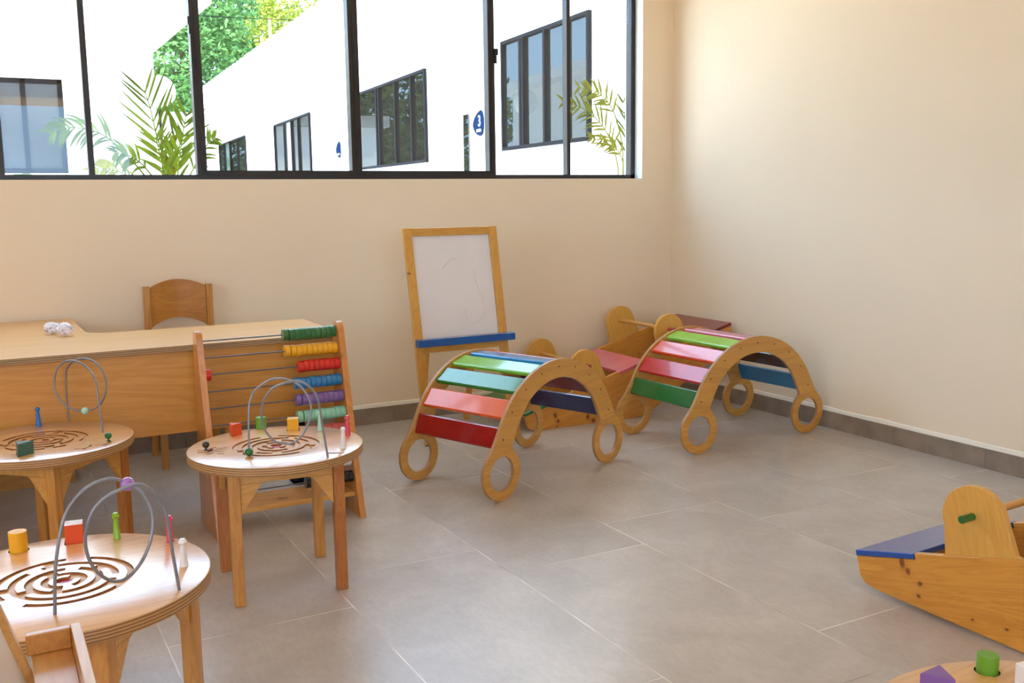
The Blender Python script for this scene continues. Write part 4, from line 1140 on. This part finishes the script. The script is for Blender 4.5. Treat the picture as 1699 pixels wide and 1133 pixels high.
obj('stem', bm, 'cane', p1, 60)
p2 = thing('areca_palm', 'arching palm with drooping fronds in front of the grey outside window', 'palm', (1.10, 6.6, -0.02))
def L2(*q): return [(x - 1.10, y - 6.6, z + 0.02) for x, y, z in q]
frond(p2, L2((1.10, 6.6, 0.9), (1.02, 6.6, 1.42), (0.85, 6.6, 1.68), (0.72, 6.6, 1.79), (0.56, 6.6, 1.82), (0.44, 6.6, 1.78)), 12, 0.20, 'frond', 1.1, 0.7, side=(0, 0.5, 1), seed=7, start=0.5)
frond(p2, L2((1.10, 6.62, 0.9), (1.06, 6.62, 1.40), (0.98, 6.62, 1.58), (0.88, 6.62, 1.66), (0.80, 6.62, 1.67)), 9, 0.17, 'frond', 1.2, 0.7, side=(0, 0.5, 1), seed=8, start=0.5)
frond(p2, L2((1.10, 6.58, 0.9), (1.02, 6.58, 1.35), (0.88, 6.58, 1.52), (0.75, 6.58, 1.575), (0.66, 6.58, 1.56)), 11, 0.16, 'frond_y', 1.2, 0.7, side=(0, 0.5, 1), seed=9, start=0.45)
frond(p2, L2((1.10, 6.60, 0.9), (0.80, 6.6, 1.30), (0.45, 6.6, 1.50), (0.28, 6.6, 1.515), (0.2, 6.6, 1.49)), 7, 0.10, 'frond', 0.9, 0.6, side=(0, 0.5, 1), seed=10, start=0.6)
bm = bmesh.new()
for dx in (-0.02, 0.02): tube(bm, [(dx, 0, 0), (dx * 0.8, 0, 0.5), (dx * 0.4, 0, 1.0)], [0.022, 0.018, 0.01], 8)
obj('stem', bm, 'cane', p2, 60)
p3 = thing('areca_palm', 'yellowish areca palm at the right end outside the window', 'palm', (4.30, 6.25, -0.02))
def L3(*q): return [(x - 4.30, y - 6.25, z + 0.02) for x, y, z in q]
frond(p3, L3((4.30, 6.25, 0.9), (4.32, 6.25, 1.45), (4.26, 6.22, 1.70), (4.14, 6.2, 1.88), (3.98, 6.2, 2.00), (3.78, 6.2, 2.05)), 13, 0.20, 'frond_y', 0.5, 0.6, seed=11, start=0.42)
frond(p3, L3((4.32, 6.25, 0.9), (4.36, 6.25, 1.60), (4.31, 6.25, 1.90), (4.22, 6.25, 2.06), (4.10, 6.25, 2.14), (3.95, 6.25, 2.16)), 11, 0.17, 'frond_y', 0.4, 0.6, seed=12, start=0.5)
frond(p3, L3((4.31, 6.25, 0.9), (4.36, 6.25, 1.5), (4.33, 6.25, 1.68), (4.22, 6.25, 1.76), (4.05, 6.25, 1.80)), 9, 0.13, 'frond_y', 0.5, 0.6, seed=13, start=0.5)
frond(p3, L3((4.32, 6.25, 0.9), (4.38, 6.25, 1.5), (4.38, 6.25, 1.85), (4.35, 6.25, 2.1)), 6, 0.2, 'frond', 0.2, 0.5, seed=14, start=0.5)
bm = bmesh.new()
for dx in (-0.02, 0.02): tube(bm, [(dx, 0, 0), (dx * 0.8, 0, 0.5), (dx * 0.4 + 0.01, 0, 1.0)], [0.022, 0.018, 0.01], 8)
obj('stem', bm, 'cane', p3, 60)
